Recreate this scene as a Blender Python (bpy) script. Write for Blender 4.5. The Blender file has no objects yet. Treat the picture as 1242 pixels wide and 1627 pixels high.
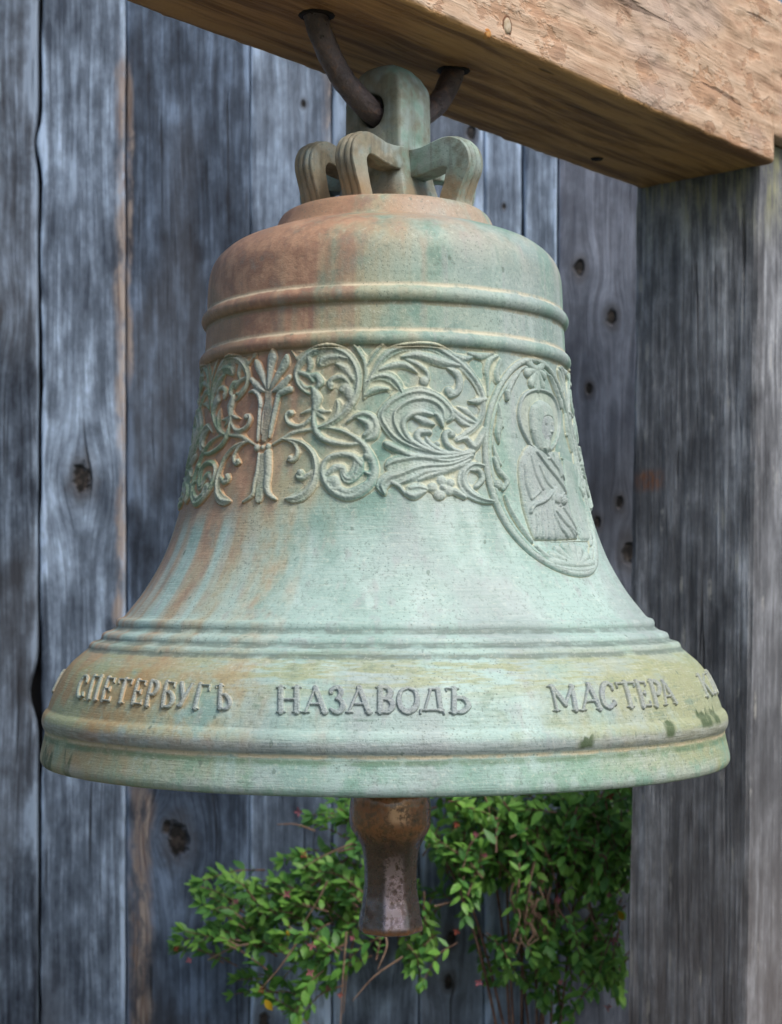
import bpy, math, random
import numpy as np
from mathutils import Vector, noise as mn

random.seed(7); np.random.seed(7)
sc = bpy.context.scene
COL = sc.collection
S = 0.00075            # metres per unit; the whole place is measured in these units
EYE = 1.50             # eye height
FPX = 2600.0           # focal length in photo pixels
D0 = 2600.0            # camera to bell axis, units
CX, CY = 621.0, 950.0  # principal point (photo pixels)

# ------------------------------------------------------------------ camera
cam_d = bpy.data.cameras.new('camera'); cam = bpy.data.objects.new('camera', cam_d); COL.objects.link(cam)
cam.location = (0, -D0*S, EYE); cam.rotation_euler = (math.radians(90), 0, 0)
cam_d.sensor_fit = 'VERTICAL'; cam_d.sensor_height = 36.0; cam_d.sensor_width = 36.0*1242/1627
cam_d.lens = FPX*36/1627
cam_d.shift_x = 0.0; cam_d.shift_y = (CY-813.5)/1627
cam_d.clip_start = 0.05; cam_d.clip_end = 200
cam_d.dof.use_dof = True; cam_d.dof.focus_distance = 2290*S; cam_d.dof.aperture_fstop = 8.0
sc.camera = cam

# ------------------------------------------------------------------ light: bright overcast, open sky behind and right of the camera
SUN_EL, SUN_AZ = 52.0, 138.0     # azimuth clockwise from +y
w = bpy.data.worlds.new('World'); sc.world = w; w.use_nodes = True
wn = w.node_tree; wn.nodes.clear()
sky = wn.nodes.new('ShaderNodeTexSky'); sky.sky_type = 'NISHITA'; sky.sun_disc = False
sky.sun_elevation = math.radians(SUN_EL); sky.sun_rotation = math.radians(SUN_AZ)
sky.air_density = 1.0; sky.dust_density = 4.0; sky.ozone_density = 1.2
bg = wn.nodes.new('ShaderNodeBackground'); bg.inputs['Strength'].default_value = 0.10
wo = wn.nodes.new('ShaderNodeOutputWorld')
wn.links.new(sky.outputs[0], bg.inputs[0]); wn.links.new(bg.outputs[0], wo.inputs[0])
sl = bpy.data.lights.new('sun', 'SUN'); sl.energy = 1.5; sl.angle = math.radians(20); sl.color = (1.0, 0.955, 0.89)
sun = bpy.data.objects.new('sun', sl); COL.objects.link(sun)
az, el = math.radians(SUN_AZ), math.radians(SUN_EL)
sdir = Vector((math.sin(az)*math.cos(el), math.cos(az)*math.cos(el), math.sin(el)))
sun.rotation_euler = (-sdir).to_track_quat('-Z', 'Y').to_euler()
sun.location = sdir*20
vs = sc.view_settings; vs.view_transform = 'Standard'; vs.look = 'None'; vs.gamma = 1.0; vs.exposure = 0.6
vs.use_curve_mapping = False
sc.cycles.use_denoising = True; sc.cycles.denoising_prefilter = 'ACCURATE'
sc.cycles.max_bounces = 3; sc.cycles.diffuse_bounces = 1; sc.cycles.glossy_bounces = 1; sc.cycles.transmission_bounces = 1
sc.cycles.use_adaptive_sampling = True; sc.cycles.adaptive_threshold = 0.025; sc.cycles.adaptive_min_samples = 24

# ------------------------------------------------------------------ node helper
class M:
    def __init__(s, name):
        s.mat = bpy.data.materials.new(name); s.mat.use_nodes = True
        s.nt = s.mat.node_tree; s.nt.nodes.clear()
        s.out = s.nt.nodes.new('ShaderNodeOutputMaterial')
        s.b = s.nt.nodes.new('ShaderNodeBsdfPrincipled')
        s.nt.links.new(s.b.outputs[0], s.out.inputs[0])
    def n(s, t): return s.nt.nodes.new(t)
    def put(s, sock, v):
        if v is None: return
        if isinstance(v, bpy.types.NodeSocket): s.nt.links.new(v, sock)
        elif isinstance(v, (tuple, list)):
            if sock.type == 'RGBA' and len(v) == 3: v = (*v, 1)
            sock.default_value = v
        else: sock.default_value = v
    def m(s, op, a, b=None, c=None, clamp=False):
        nd = s.n('ShaderNodeMath'); nd.operation = op; nd.use_clamp = clamp
        for i, v in enumerate((a, b, c)): s.put(nd.inputs[i], v)
        return nd.outputs[0]
    def add(s, a, b): return s.m('ADD', a, b)
    def sub(s, a, b): return s.m('SUBTRACT', a, b)
    def mul(s, a, b): return s.m('MULTIPLY', a, b)
    def obj(s):
        return s.n('ShaderNodeTexCoord').outputs['Object']
    def sep(s, v):
        nd = s.n('ShaderNodeSeparateXYZ'); s.put(nd.inputs[0], v); return nd.outputs[0], nd.outputs[1], nd.outputs[2]
    def comb(s, x, y, z):
        nd = s.n('ShaderNodeCombineXYZ')
        for i, v in enumerate((x, y, z)): s.put(nd.inputs[i], v)
        return nd.outputs[0]
    def vm(s, v, k):
        nd = s.n('ShaderNodeVectorMath'); nd.operation = 'MULTIPLY'; s.put(nd.inputs[0], v); s.put(nd.inputs[1], k); return nd.outputs[0]
    def va(s, v, k):
        nd = s.n('ShaderNodeVectorMath'); nd.operation = 'ADD'; s.put(nd.inputs[0], v); s.put(nd.inputs[1], k); return nd.outputs[0]
    def noise(s, v, scale, detail=4, rough=0.55, dist=0.0):
        nd = s.n('ShaderNodeTexNoise'); s.put(nd.inputs['Vector'], v)
        s.put(nd.inputs['Scale'], scale); s.put(nd.inputs['Detail'], detail); s.put(nd.inputs['Roughness'], rough); s.put(nd.inputs['Distortion'], dist)
        return nd.outputs[0]
    def vor(s, v, scale, rnd=1.0):
        nd = s.n('ShaderNodeTexVoronoi'); s.put(nd.inputs['Vector'], v); s.put(nd.inputs['Scale'], scale); s.put(nd.inputs['Randomness'], rnd)
        return nd.outputs['Distance'], nd.outputs['Color']
    def ss(s, x, a, b, lo=0.0, hi=1.0):
        nd = s.n('ShaderNodeMapRange'); nd.interpolation_type = 'SMOOTHSTEP'; nd.clamp = True
        s.put(nd.inputs[0], x); s.put(nd.inputs[1], a); s.put(nd.inputs[2], b); s.put(nd.inputs[3], lo); s.put(nd.inputs[4], hi)
        return nd.outputs[0]
    def lin(s, x, a, b, lo=0.0, hi=1.0):
        nd = s.n('ShaderNodeMapRange'); nd.clamp = True
        s.put(nd.inputs[0], x); s.put(nd.inputs[1], a); s.put(nd.inputs[2], b); s.put(nd.inputs[3], lo); s.put(nd.inputs[4], hi)
        return nd.outputs[0]
    def mix(s, f, a, b, mode='MIX'):
        nd = s.n('ShaderNodeMix'); nd.data_type = 'RGBA'; nd.blend_type = mode; nd.clamp_factor = True
        s.put(nd.inputs[0], f); s.put(nd.inputs[6], a); s.put(nd.inputs[7], b); return nd.outputs[2]
    def ramp(s, x, stops):
        nd = s.n('ShaderNodeValToRGB'); cr = nd.color_ramp
        while len(cr.elements) < len(stops): cr.elements.new(0.5)
        for e, (p, c) in zip(cr.elements, stops):
            e.position = p; e.color = (*c, 1) if len(c) == 3 else c
        s.put(nd.inputs[0], x); return nd.outputs[0]
    def attr(s, name):
        nd = s.n('ShaderNodeAttribute'); nd.attribute_name = name; return nd.outputs['Fac']
    def rnd(s):
        return s.n('ShaderNodeObjectInfo').outputs['Random']
    def bump(s, h, strength, dist, prev=None):
        nd = s.n('ShaderNodeBump'); s.put(nd.inputs['Height'], h); nd.inputs['Strength'].default_value = strength; nd.inputs['Distance'].default_value = dist
        if prev is not None: s.put(nd.inputs['Normal'], prev)
        return nd.outputs[0]
    def done(s, col, rough=0.7, normal=None, metal=0.0, spec=0.5):
        s.put(s.b.inputs['Base Color'], col); s.put(s.b.inputs['Roughness'], rough); s.put(s.b.inputs['Metallic'], metal)
        s.put(s.b.inputs['Specular IOR Level'], spec)
        if normal is not None: s.put(s.b.inputs['Normal'], normal)
        return s.mat

# ------------------------------------------------------------------ object helpers
def link(name, me, parent=None):
    o = bpy.data.objects.new(name, me); COL.objects.link(o)
    if parent is not None: o.parent = parent
    return o
def mesh_np(name, V, F, mats, smooth=True, attrs=None):
    """V (n,3) metres, F (m,k) ints with k 3 or 4"""
    V = np.asarray(V, np.float32); F = np.asarray(F, np.int32)
    me = bpy.data.meshes.new(name)
    me.vertices.add(len(V)); me.vertices.foreach_set('co', V.ravel())
    k = F.shape[1]
    me.loops.add(F.size); me.loops.foreach_set('vertex_index', F.ravel())
    me.polygons.add(len(F))
    me.polygons.foreach_set('loop_start', np.arange(0, F.size, k, dtype=np.int32))
    me.polygons.foreach_set('loop_total', np.full(len(F), k, np.int32))
    if smooth: me.polygons.foreach_set('use_smooth', np.ones(len(F), bool))
    for a, vals in (attrs or {}).items():
        at = me.attributes.new(a, 'FLOAT', 'POINT'); at.data.foreach_set('value', np.asarray(vals, np.float32))
    me.update(calc_edges=True); me.validate()
    me.materials.append(mats)
    return me
def mesh_py(name, V, F, mat, smooth=True):
    me = bpy.data.meshes.new(name); me.from_pydata([tuple(v) for v in V], [], F)
    if smooth: me.polygons.foreach_set('use_smooth', np.ones(len(me.polygons), bool))
    me.materials.append(mat); me.update(); return me
def empty(name, loc):
    o = bpy.data.objects.new(name, None); COL.objects.link(o); o.location = loc; o.empty_display_size = 0.05; return o
def tag(o, label, cat, group=None):
    o['label'] = label; o['category'] = cat
    if group: o['group'] = group
def grid_faces(nu, nv, close_u=False):
    """vertices index i*nv + j, i along u"""
    iu = np.arange(nu if close_u else nu-1); jv = np.arange(nv-1)
    I, J = np.meshgrid(iu, jv, indexing='ij'); I2 = (I+1) % nu
    return np.stack([I*nv+J, I2*nv+J, I2*nv+J+1, I*nv+J+1], -1).reshape(-1, 4)
def fbm(p, o=4): return mn.fractal(p, 1.0, 2.0, o)

# the frame's own axes: beam direction and its right-hand normal
DX, DY = 0.6428, 0.7660
AX = -9.2              # bell axis x, units
def world(x, y, z): return (x*S, y*S, EYE+z*S)

# ------------------------------------------------------------------ materials
def bell_material():
    k = M('weathered_bronze')
    P = k.obj(); x, y, z = k.sep(P)
    Z = k.add(k.m('DIVIDE', z, S), ZB)                                   # height, units above the eye
    th = k.mul(k.m('ARCTAN2', x, k.mul(y, -1.0)), 57.2958)               # degrees round the bell, 0 = front
    rel = k.attr('relief'); halo = k.attr('halo'); tint = k.attr('tint')
    strk = k.noise(k.vm(P, (1, 1, 0.09)), 24, 3, 0.6)                    # runs down the bell
    strk2 = k.noise(k.vm(P, (1, 1, 0.06)), 70, 2, 0.6)
    big = k.noise(P, 8, 3, 0.6); med = k.noise(P, 36, 4, 0.65); fine = k.noise(P, 210, 3, 0.75)
    horiz = k.noise(k.vm(P, (0.06, 0.06, 1)), 480, 2, 0.7)               # lathe lines
    horiz2 = k.noise(k.vm(P, (0.12, 0.12, 1)), 130, 3, 0.75)
    lath = k.ss(Z, 260, 110, 0.25, 1.0)
    # greens
    f = k.ss(k.add(k.mul(big, 0.55), k.mul(med, 0.45)), 0.38, 0.60)
    col = k.mix(f, (0.165, 0.30, 0.25), (0.355, 0.49, 0.43))
    pale = k.mul(k.ss(Z, 200, 60), k.ss(k.add(big, k.mul(med, 0.35)), 0.46, 0.74, 0.45, 0.95))
    col = k.mix(k.mul(pale, 0.78), col, (0.40, 0.56, 0.53))
    col = k.mix(k.mul(k.ss(strk, 0.52, 0.68), 0.65), col, (0.50, 0.64, 0.61))
    col = k.mix(k.mul(k.ss(strk2, 0.54, 0.72), 0.45), col, (0.36, 0.385, 0.40))
    lav = k.noise(k.vm(P, (1, 1, 0.16)), 9, 2, 0.5)
    col = k.mix(k.mul(k.ss(lav, 0.50, 0.64), 0.55), col, (0.365, 0.415, 0.425))
    # yellow-green on the lip and to the right
    yl = k.mul(k.ss(Z, -50, -110), k.ss(k.add(k.mul(k.m('ABSOLUTE', th), 0.012), k.mul(med, 0.9)), 0.62, 1.10))
    col = k.mix(k.mul(yl, 0.80), col, (0.335, 0.345, 0.165))
    yh = k.mul(k.ss(horiz2, 0.44, 0.60), k.mul(k.ss(Z, -60, -90), k.ss(Z, -140, -105)))
    col = k.mix(k.mul(yh, 0.75), col, (0.34, 0.365, 0.19))
    # darker teal patches and lathe lines
    lowp = k.add(k.mul(k.ss(Z, -30, -70), 0.5), 0.5)
    col = k.mix(k.mul(k.mul(k.ss(k.add(k.mul(horiz2, 0.5), k.mul(med, 0.5)), 0.53, 0.68), 0.62), lowp), col, (0.155, 0.255, 0.205))
    col = k.mix(k.mul(k.mul(k.ss(horiz, 0.55, 0.70), 0.20), lath), col, (0.17, 0.25, 0.215))
    col = k.mix(k.mul(k.mul(k.ss(horiz, 0.44, 0.30), 0.20), lath), col, (0.66, 0.72, 0.64))
    wy = k.mul(k.mul(k.ss(Z, 120, 160), k.ss(Z, 470, 430)), k.mul(k.ss(th, 40, 5), k.ss(k.add(big, k.mul(med, 0.4)), 0.55, 0.85)))
    col = k.mix(k.mul(wy, 0.55), col, (0.40, 0.405, 0.265))
    # iron stain run down from the hanger, on the left
    edge = k.add(k.lin(Z, -250, 620, -52, 6), k.mul(k.ss(Z, -60, -110), 16))
    wob = k.add(k.mul(k.sub(strk, 0.5), 60), k.mul(k.sub(strk2, 0.5), 34))
    q_ = k.add(k.sub(edge, th), wob)
    below = k.ss(Z, 150, 90)
    run = k.noise(k.comb(k.mul(th, 0.072), 0.0, k.mul(Z, 0.0009)), 1.35, 2, 0.55)
    gate = k.mul(k.add(k.sub(1.0, below), k.mul(below, k.ss(run, 0.40, 0.57))), k.ss(th, -128, -96))
    lip = k.ss(Z, -60, -110)
    pat = k.ss(k.add(big, k.mul(med, 0.5)), 0.58, 0.78)
    gate = k.add(k.mul(gate, k.sub(1.0, lip)), k.mul(k.mul(lip, pat), k.ss(th, -128, -96)))
    olive = k.mul(k.mul(k.ss(q_, -24, 6), gate), k.ss(k.add(med, k.mul(big, 0.4)), 0.50, 0.75, 0.35, 1.0))
    col = k.mix(k.mul(k.mul(olive, 0.72), k.sub(1.0, k.mul(rel, 0.6))), col, (0.405, 0.355, 0.215))
    rm = k.mul(k.ss(q_, -6, 26), gate)
    rust = k.mix(k.ss(med, 0.38, 0.62), (0.315, 0.165, 0.112), (0.50, 0.30, 0.20))
    rust = k.mix(k.mul(k.ss(big, 0.50, 0.62), 0.65), rust, (0.30, 0.21, 0.135))
    rust = k.mix(k.mul(k.ss(strk2, 0.55, 0.70), 0.5), rust, (0.25, 0.145, 0.115))
    rust = k.mix(k.mul(lip, 0.85), rust, (0.34, 0.205, 0.065))
    crown = k.ss(Z, 604, 612)
    keep = k.mul(k.sub(1.0, k.mul(k.ss(rel, 0.20, 0.60), 0.82)), k.sub(1.0, k.mul(crown, 0.55)))
    rm = k.mul(k.mul(rm, keep), k.ss(k.add(med, k.mul(fine, 0.3)), 0.36, 0.62, 0.62, 1.0))
    col = k.mix(k.mul(rm, k.sub(0.92, k.mul(below, 0.20))), col, rust)
    # crown: dull olive-grey bronze, ochre towards the feet of the canons
    col = k.mix(k.mul(crown, k.ss(med, 0.40, 0.58, 0.30, 0.85)), col, k.mix(k.ss(k.noise(P, 30, 2, 0.5), 0.42, 0.58), (0.165, 0.165, 0.125), (0.27, 0.335, 0.325)))
    col = k.mix(k.mul(k.mul(crown, k.ss(strk2, 0.53, 0.64)), 0.28), col, (0.085, 0.085, 0.06))
    col = k.mix(k.mul(k.mul(crown, k.ss(Z, 668, 612)), k.ss(k.add(med, strk), 0.78, 1.12, 0.1, 0.8)), col, (0.36, 0.255, 0.145))
    # thin warm stain further round on the dome and crown plate
    tw = k.mul(k.mul(k.ss(Z, 450, 600), k.sub(1.0, crown)), k.ss(k.add(big, k.mul(strk, 0.5)), 0.60, 0.82))
    col = k.mix(k.mul(tw, 0.70), col, (0.42, 0.255, 0.165))
    # cast relief: worn grey-lilac on top, pale lime crust round the foot
    up = k.ss(k.add(rel, k.mul(k.sub(med, 0.5), 0.9)), 0.40, 0.85)
    col = k.mix(k.mul(up, 0.50), col, (0.37, 0.435, 0.405))
    leafg = k.mul(k.ss(rel, 0.15, 0.35), k.mul(k.ss(th, -34, -58), k.ss(med, 0.44, 0.56)))
    col = k.mix(k.mul(leafg, 0.65), col, (0.13, 0.245, 0.135))
    col = k.mix(k.mul(tint, k.ss(k.add(med, k.mul(fine, 0.4)), 0.45, 0.80, 0.90, 0.55)), col, (0.265, 0.295, 0.320))
    h2 = k.mul(k.ss(halo, 0.12, 0.60), k.ss(k.add(med, k.mul(fine, 0.5)), 0.46, 0.78, 0.25, 1.0))
    col = k.mix(k.mul(k.mul(h2, 0.66), k.sub(1.0, tint)), col, k.mix(k.ss(th, -8, -42), (0.58, 0.585, 0.42), (0.56, 0.34, 0.175)))
    # pale crust and darker lines along the mouldings
    Zj = k.add(Z, k.mul(k.sub(med, 0.5), 7))
    brk = k.ss(k.add(med, k.mul(fine, 0.3)), 0.44, 0.70, 0.15, 1.0)
    def bandj(a, b, c, d): return k.mul(k.ss(Zj, a, b), k.ss(Zj, d, c))
    col = k.mix(k.mul(bandj(-201, -197, -188, -178), 0.48), col, k.mix(k.ss(horiz2, 0.42, 0.58), (0.20, 0.195, 0.225), (0.40, 0.41, 0.45)))
    col = k.mix(k.mul(k.mul(bandj(-206, -203, -201, -198), 0.85), brk), col, (0.55, 0.48, 0.32))
    col = k.mix(k.mul(k.mul(bandj(-216, -210, -208, -203), 0.75), brk), col, (0.085, 0.165, 0.080))
    col = k.mix(k.mul(k.mul(bandj(-262, -250, -244, -222), 0.50), k.ss(big, 0.4, 0.6)), col, (0.40, 0.49, 0.50))
    col = k.mix(k.mul(k.mul(k.ss(Zj, -204, -216), k.ss(k.add(med, k.mul(strk, 0.6)), 0.70, 0.98)), k.mul(0.70, k.sub(1.0, k.mul(rm, 0.7)))), col, (0.19, 0.375, 0.29))
    for zc in (-44, -62, -76):
        col = k.mix(k.mul(k.mul(bandj(zc-6, zc-3, zc, zc+4), brk), 0.72), col, (0.105, 0.15, 0.13))
    for zc in (445, 380):
        col = k.mix(k.mul(k.mul(bandj(zc-4, zc-1, zc+2, zc+6), brk), 0.70), col, (0.60, 0.54, 0.39))
    for zc in (419, 356):
        col = k.mix(k.mul(k.mul(bandj(zc-5, zc-2, zc+1, zc+5), brk), 0.70), col, (0.22, 0.185, 0.10))
    # pits, chips and spots
    d1, c1 = k.vor(k.vm(P, (1, 1, 0.6)), 34)
    col = k.mix(k.mul(k.ss(k.add(d1, k.mul(fine, 0.10)), 0.135, 0.105), 0.55), col, (0.10, 0.16, 0.125))
    d2, c2 = k.vor(P, 230)
    col = k.mix(k.mul(k.mul(k.ss(d2, 0.26, 0.12), k.ss(big, 0.46, 0.60)), 0.60), col, (0.12, 0.17, 0.15))
    calm = k.sub(1.0, k.mul(k.m('MAXIMUM', rm, crown), 0.75))
    col = k.mix(k.mul(k.ss(fine, 0.54, 0.72, 0, 0.34), calm), col, (0.66, 0.70, 0.60))
    col = k.mix(k.mul(k.ss(fine, 0.47, 0.32, 0, 0.38), k.add(0.4, k.mul(calm, 0.6))), col, (0.13, 0.16, 0.125))
    # drips of wet algae on the lip
    for a0, a1, z0, z1 in ((46, 48.6, -190, -165), (57.5, 67, -183, -160), (-72, -64, -252, -226), (-58.5, -55.5, -252, -222), (28.5, 31, -196, -186)):
        mk = k.mul(k.mul(k.ss(th, a0-0.6, a0+0.6), k.ss(th, a1+0.6, a1-0.6)), k.mul(k.ss(Zj, z0-3, z0+3), k.ss(k.add(Z, k.mul(k.sub(strk2, 0.5), 60)), z1+3, z1-3)))
        col = k.mix(k.mul(mk, k.ss(med, 0.35, 0.55, 0.35, 0.9)), col, (0.065, 0.105, 0.045))
    hgt = k.add(k.mul(k.mul(horiz, lath), 0.6), k.mul(fine, 0.8))
    nrm = k.bump(hgt, 0.6, 0.0014)
    return k.done(col, k.ss(fine, 0.3, 0.7, 0.50, 0.72), nrm, 0.0, 0.40)

def grey_wood(name, knots=(), light=(0.33, 0.36, 0.42), dark=(0.05, 0.055, 0.075), bias=0.0, tan=None, rings=1.0, fleck=0.0, extra=None, contrast=1.0, hw=0.0):
    """weathered softwood, grain along local z; knots = (x, z, radius) in metres"""
    k = M(name); P = k.obj(); x, y, z = k.sep(P); r = k.rnd()
    off = k.comb(k.mul(r, 13.7), k.mul(r, 7.1), k.mul(r, 31.3))
    gx = x; core = None; near = None
    kn_ = k.noise(P, 50, 2, 0.6) if knots else None
    for (kx, kz, kr) in knots:
        dx = k.sub(x, kx); dz = k.mul(k.sub(z, kz), 0.6)
        d2 = k.add(k.mul(dx, dx), k.mul(dz, dz))
        g = k.m('EXPONENT', k.mul(d2, -1.0/(2*(kr*2.0)**2)))
        gx = k.sub(gx, k.mul(k.mul(dx, g), 0.85))
        dd = k.add(k.m('SQRT', d2), k.mul(k.sub(kn_, 0.5), kr*1.1))
        c = k.ss(dd, kr*1.0, kr*0.55)
        c2 = k.mul(k.ss(dd, kr*2.2, kr*0.9), 0.6)
        core = c if core is None else k.m('MAXIMUM', core, c)
        near = c2 if near is None else k.m('MAXIMUM', near, c2)
    Q = k.va(k.comb(gx, y, z), off)
    wav = k.noise(k.vm(Q, (1, 1, 0.25)), 9, 1, 0.5)
    Qw = k.va(Q, k.comb(k.mul(k.sub(wav, 0.5), 0.035), 0, 0))
    g1 = k.noise(k.vm(Qw, (1, 1, 0.030)), 85, 3, 0.7)
    g2 = k.noise(k.vm(Qw, (1, 1, 0.020)), 300*rings, 2, 0.7)
    bl = k.noise(k.vm(Q, (1, 1, 0.40)), 9, 3, 0.65)
    bl2 = k.noise(k.va(k.vm(Q, (1, 1, 0.45)), (5, 2, 9)), 30, 4, 0.7)
    f = k.add(k.add(k.mul(g1, 0.34), k.mul(g2, 0.20)), k.add(k.mul(bl, 0.46), k.mul(bl2, 0.40)))
    f = k.add(k.sub(f, 0.70), bias)
    if hw:                                                        # bleached arrises
        ew = k.ss(k.add(k.m('ABSOLUTE', x), k.mul(k.sub(bl, 0.5), 0.05)), hw-0.016, hw-0.001)
        f = k.add(f, k.mul(ew, 0.13))
    f = k.lin(f, -0.17/contrast, 0.17/contrast)
    mid = tuple(0.38*a+0.62*b for a, b in zip(light, dark))
    col = k.ramp(f, [(0.0, dark), (0.42, mid), (0.75, light), (1.0, tuple(min(1, 1.7*c) for c in light))])
    col = k.mix(k.mul(k.ss(k.noise(k.vm(Q, (1, 1, 0.3)), 5, 1, 0.5), 0.5, 0.66), 0.35), col, (0.085, 0.084, 0.088))
    ps = k.mul(k.ss(k.noise(k.vm(Qw, (1, 1, 0.07)), 42, 2, 0.6), 0.60, 0.72), k.ss(bl, 0.40, 0.60))
    col = k.mix(k.mul(ps, 0.5), col, tuple(min(1, 1.5*c) for c in light))
    crack = k.ss(k.noise(k.vm(Qw, (1, 1, 0.016)), 150, 1, 0.5), 0.70, 0.76)
    col = k.mix(k.mul(crack, 0.75), col, (0.018, 0.018, 0.022))
    if fleck:
        d1, c1 = k.vor(k.va(k.vm(P, (1, 1, 0.16)), off), 60)
        col = k.mix(k.mul(k.mul(k.ss(d1, 0.30, 0.16), k.ss(bl2, 0.5, 0.6)), fleck), col, (0.36, 0.36, 0.34))
    if tan is not None:                                           # bare fresher wood along an edge: x0, half width, z0, z1
        for (tx, tw, z0, z1) in tan:
            wv = k.mul(k.sub(k.noise(k.comb(0, 0, z), 6, 3, 0.6), 0.5), 0.06)
            m_ = k.mul(k.ss(k.m('ABSOLUTE', k.sub(k.add(x, wv), tx)), tw, tw*0.25), k.mul(k.ss(z, z0-0.05, z0+0.05), k.ss(z, z1+0.05, z1-0.05)))
            col = k.mix(k.mul(m_, k.ss(bl2, 0.36, 0.58, 0.15, 0.85)), col, k.mix(k.ss(k.add(k.mul(g1, 0.6), k.mul(g2, 0.4)), 0.40, 0.60), (0.46, 0.39, 0.34), (0.17, 0.105, 0.07)))
    if core is not None:
        col = k.mix(near, col, (0.060, 0.055, 0.055))
        col = k.mix(core, col, k.mix(k.ss(kn_, 0.45, 0.6), (0.012, 0.011, 0.011), (0.055, 0.045, 0.04)))
    if extra: col = extra(k, P, x, y, z, col, g1, bl2)
    h = k.sub(k.add(k.mul(g1, 0.6), k.mul(g2, 0.7)), k.mul(crack, 1.2))
    if core is not None: h = k.sub(h, k.mul(core, 2.5))
    return k.done(col, k.ss(g2, 0.3, 0.7, 0.62, 0.85), k.bump(h, 0.8, 0.004), 0.0, 0.35)

def beam_material():
    """fresh brown hewn timber, grain along local x"""
    k = M('hewn_timber'); P = k.obj(); x, y, z = k.sep(P)
    wav = k.noise(k.vm(P, (0.35, 1, 1)), 5, 2, 0.55)
    Q = k.va(P, k.comb(0, k.mul(k.sub(wav, 0.5), 0.07), k.mul(k.sub(wav, 0.5), 0.09)))
    g1 = k.noise(k.vm(Q, (0.06, 1, 1)), 46, 4, 0.65)
    g2 = k.noise(k.vm(Q, (0.03, 1, 1)), 190, 2, 0.7)
    bl = k.noise(P, 8, 3, 0.6); bl2 = k.noise(k.vm(P, (0.6, 1, 1)), 30, 4, 0.7)
    f = k.add(k.add(k.mul(g1, 0.46), k.mul(g2, 0.20)), k.add(k.mul(bl, 0.20), k.mul(bl2, 0.20)))
    col = k.ramp(k.lin(f, 0.36, 0.68), [(0, (0.235, 0.135, 0.085)), (0.3, (0.43, 0.28, 0.185)), (0.6, (0.57, 0.415, 0.295)), (1, (0.69, 0.555, 0.43))])
    # bruised and adzed places: redder and rougher
    ad = k.ss(k.add(k.mul(bl2, 0.65), k.mul(bl, 0.45)), 0.575, 0.635)
    col = k.mix(k.mul(ad, 0.62), col, k.mix(k.ss(bl2, 0.5, 0.7), (0.44, 0.235, 0.125), (0.26, 0.125, 0.065)))
    gr = k.ss(k.noise(k.va(k.vm(P, (0.4, 1, 1)), (3, 7, 1)), 9, 2, 0.6), 0.5, 0.66)
    col = k.mix(k.mul(gr, 0.50), col, (0.41, 0.345, 0.31))
    # sawn underside, a darker and warmer brown
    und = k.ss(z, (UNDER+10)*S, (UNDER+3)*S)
    und_col = k.mix(k.ss(g1, 0.36, 0.62), (0.185, 0.090, 0.032), (0.50, 0.285, 0.105))
    col = k.mix(k.mul(und, 0.88), col, und_col)
    ck = k.ss(k.noise(k.vm(Q, (0.03, 1, 1)), 70, 1, 0.5), 0.725, 0.76)
    col = k.mix(k.mul(ck, 0.60), col, (0.05, 0.025, 0.014))
    h = k.add(k.add(k.mul(g1, 0.7), k.mul(g2, 0.5)), k.add(k.mul(bl2, 0.6), k.add(k.mul(ck, -1.2), k.mul(ad, -0.35))))
    return k.done(col, 0.68, k.bump(h, 0.7, 0.005), 0.0, 0.35)

def iron_material(name, c0, c1, c2, rough=(0.35, 0.7), bscale=0.004, glint=0.5):
    k = M(name); P = k.obj()
    n1 = k.noise(P, 24, 6, 0.65); n2 = k.noise(P, 95, 6, 0.7); n3 = k.noise(P, 330, 4, 0.7)
    col = k.mix(k.ss(n1, 0.36, 0.62), c0, c1)
    col = k.mix(k.mul(k.ss(n2, 0.52, 0.66), 0.75), col, c2)
    col = k.mix(k.ss(n2, 0.42, 0.30, 0, 0.7), col, (0.012, 0.010, 0.010))
    h = k.add(k.add(k.mul(n1, 0.6), n2), k.mul(n3, 0.4))
    return k.done(col, k.ss(n2, 0.3, 0.7, rough[0], rough[1]), k.bump(h, 0.9, bscale), 0.15, glint)

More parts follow.
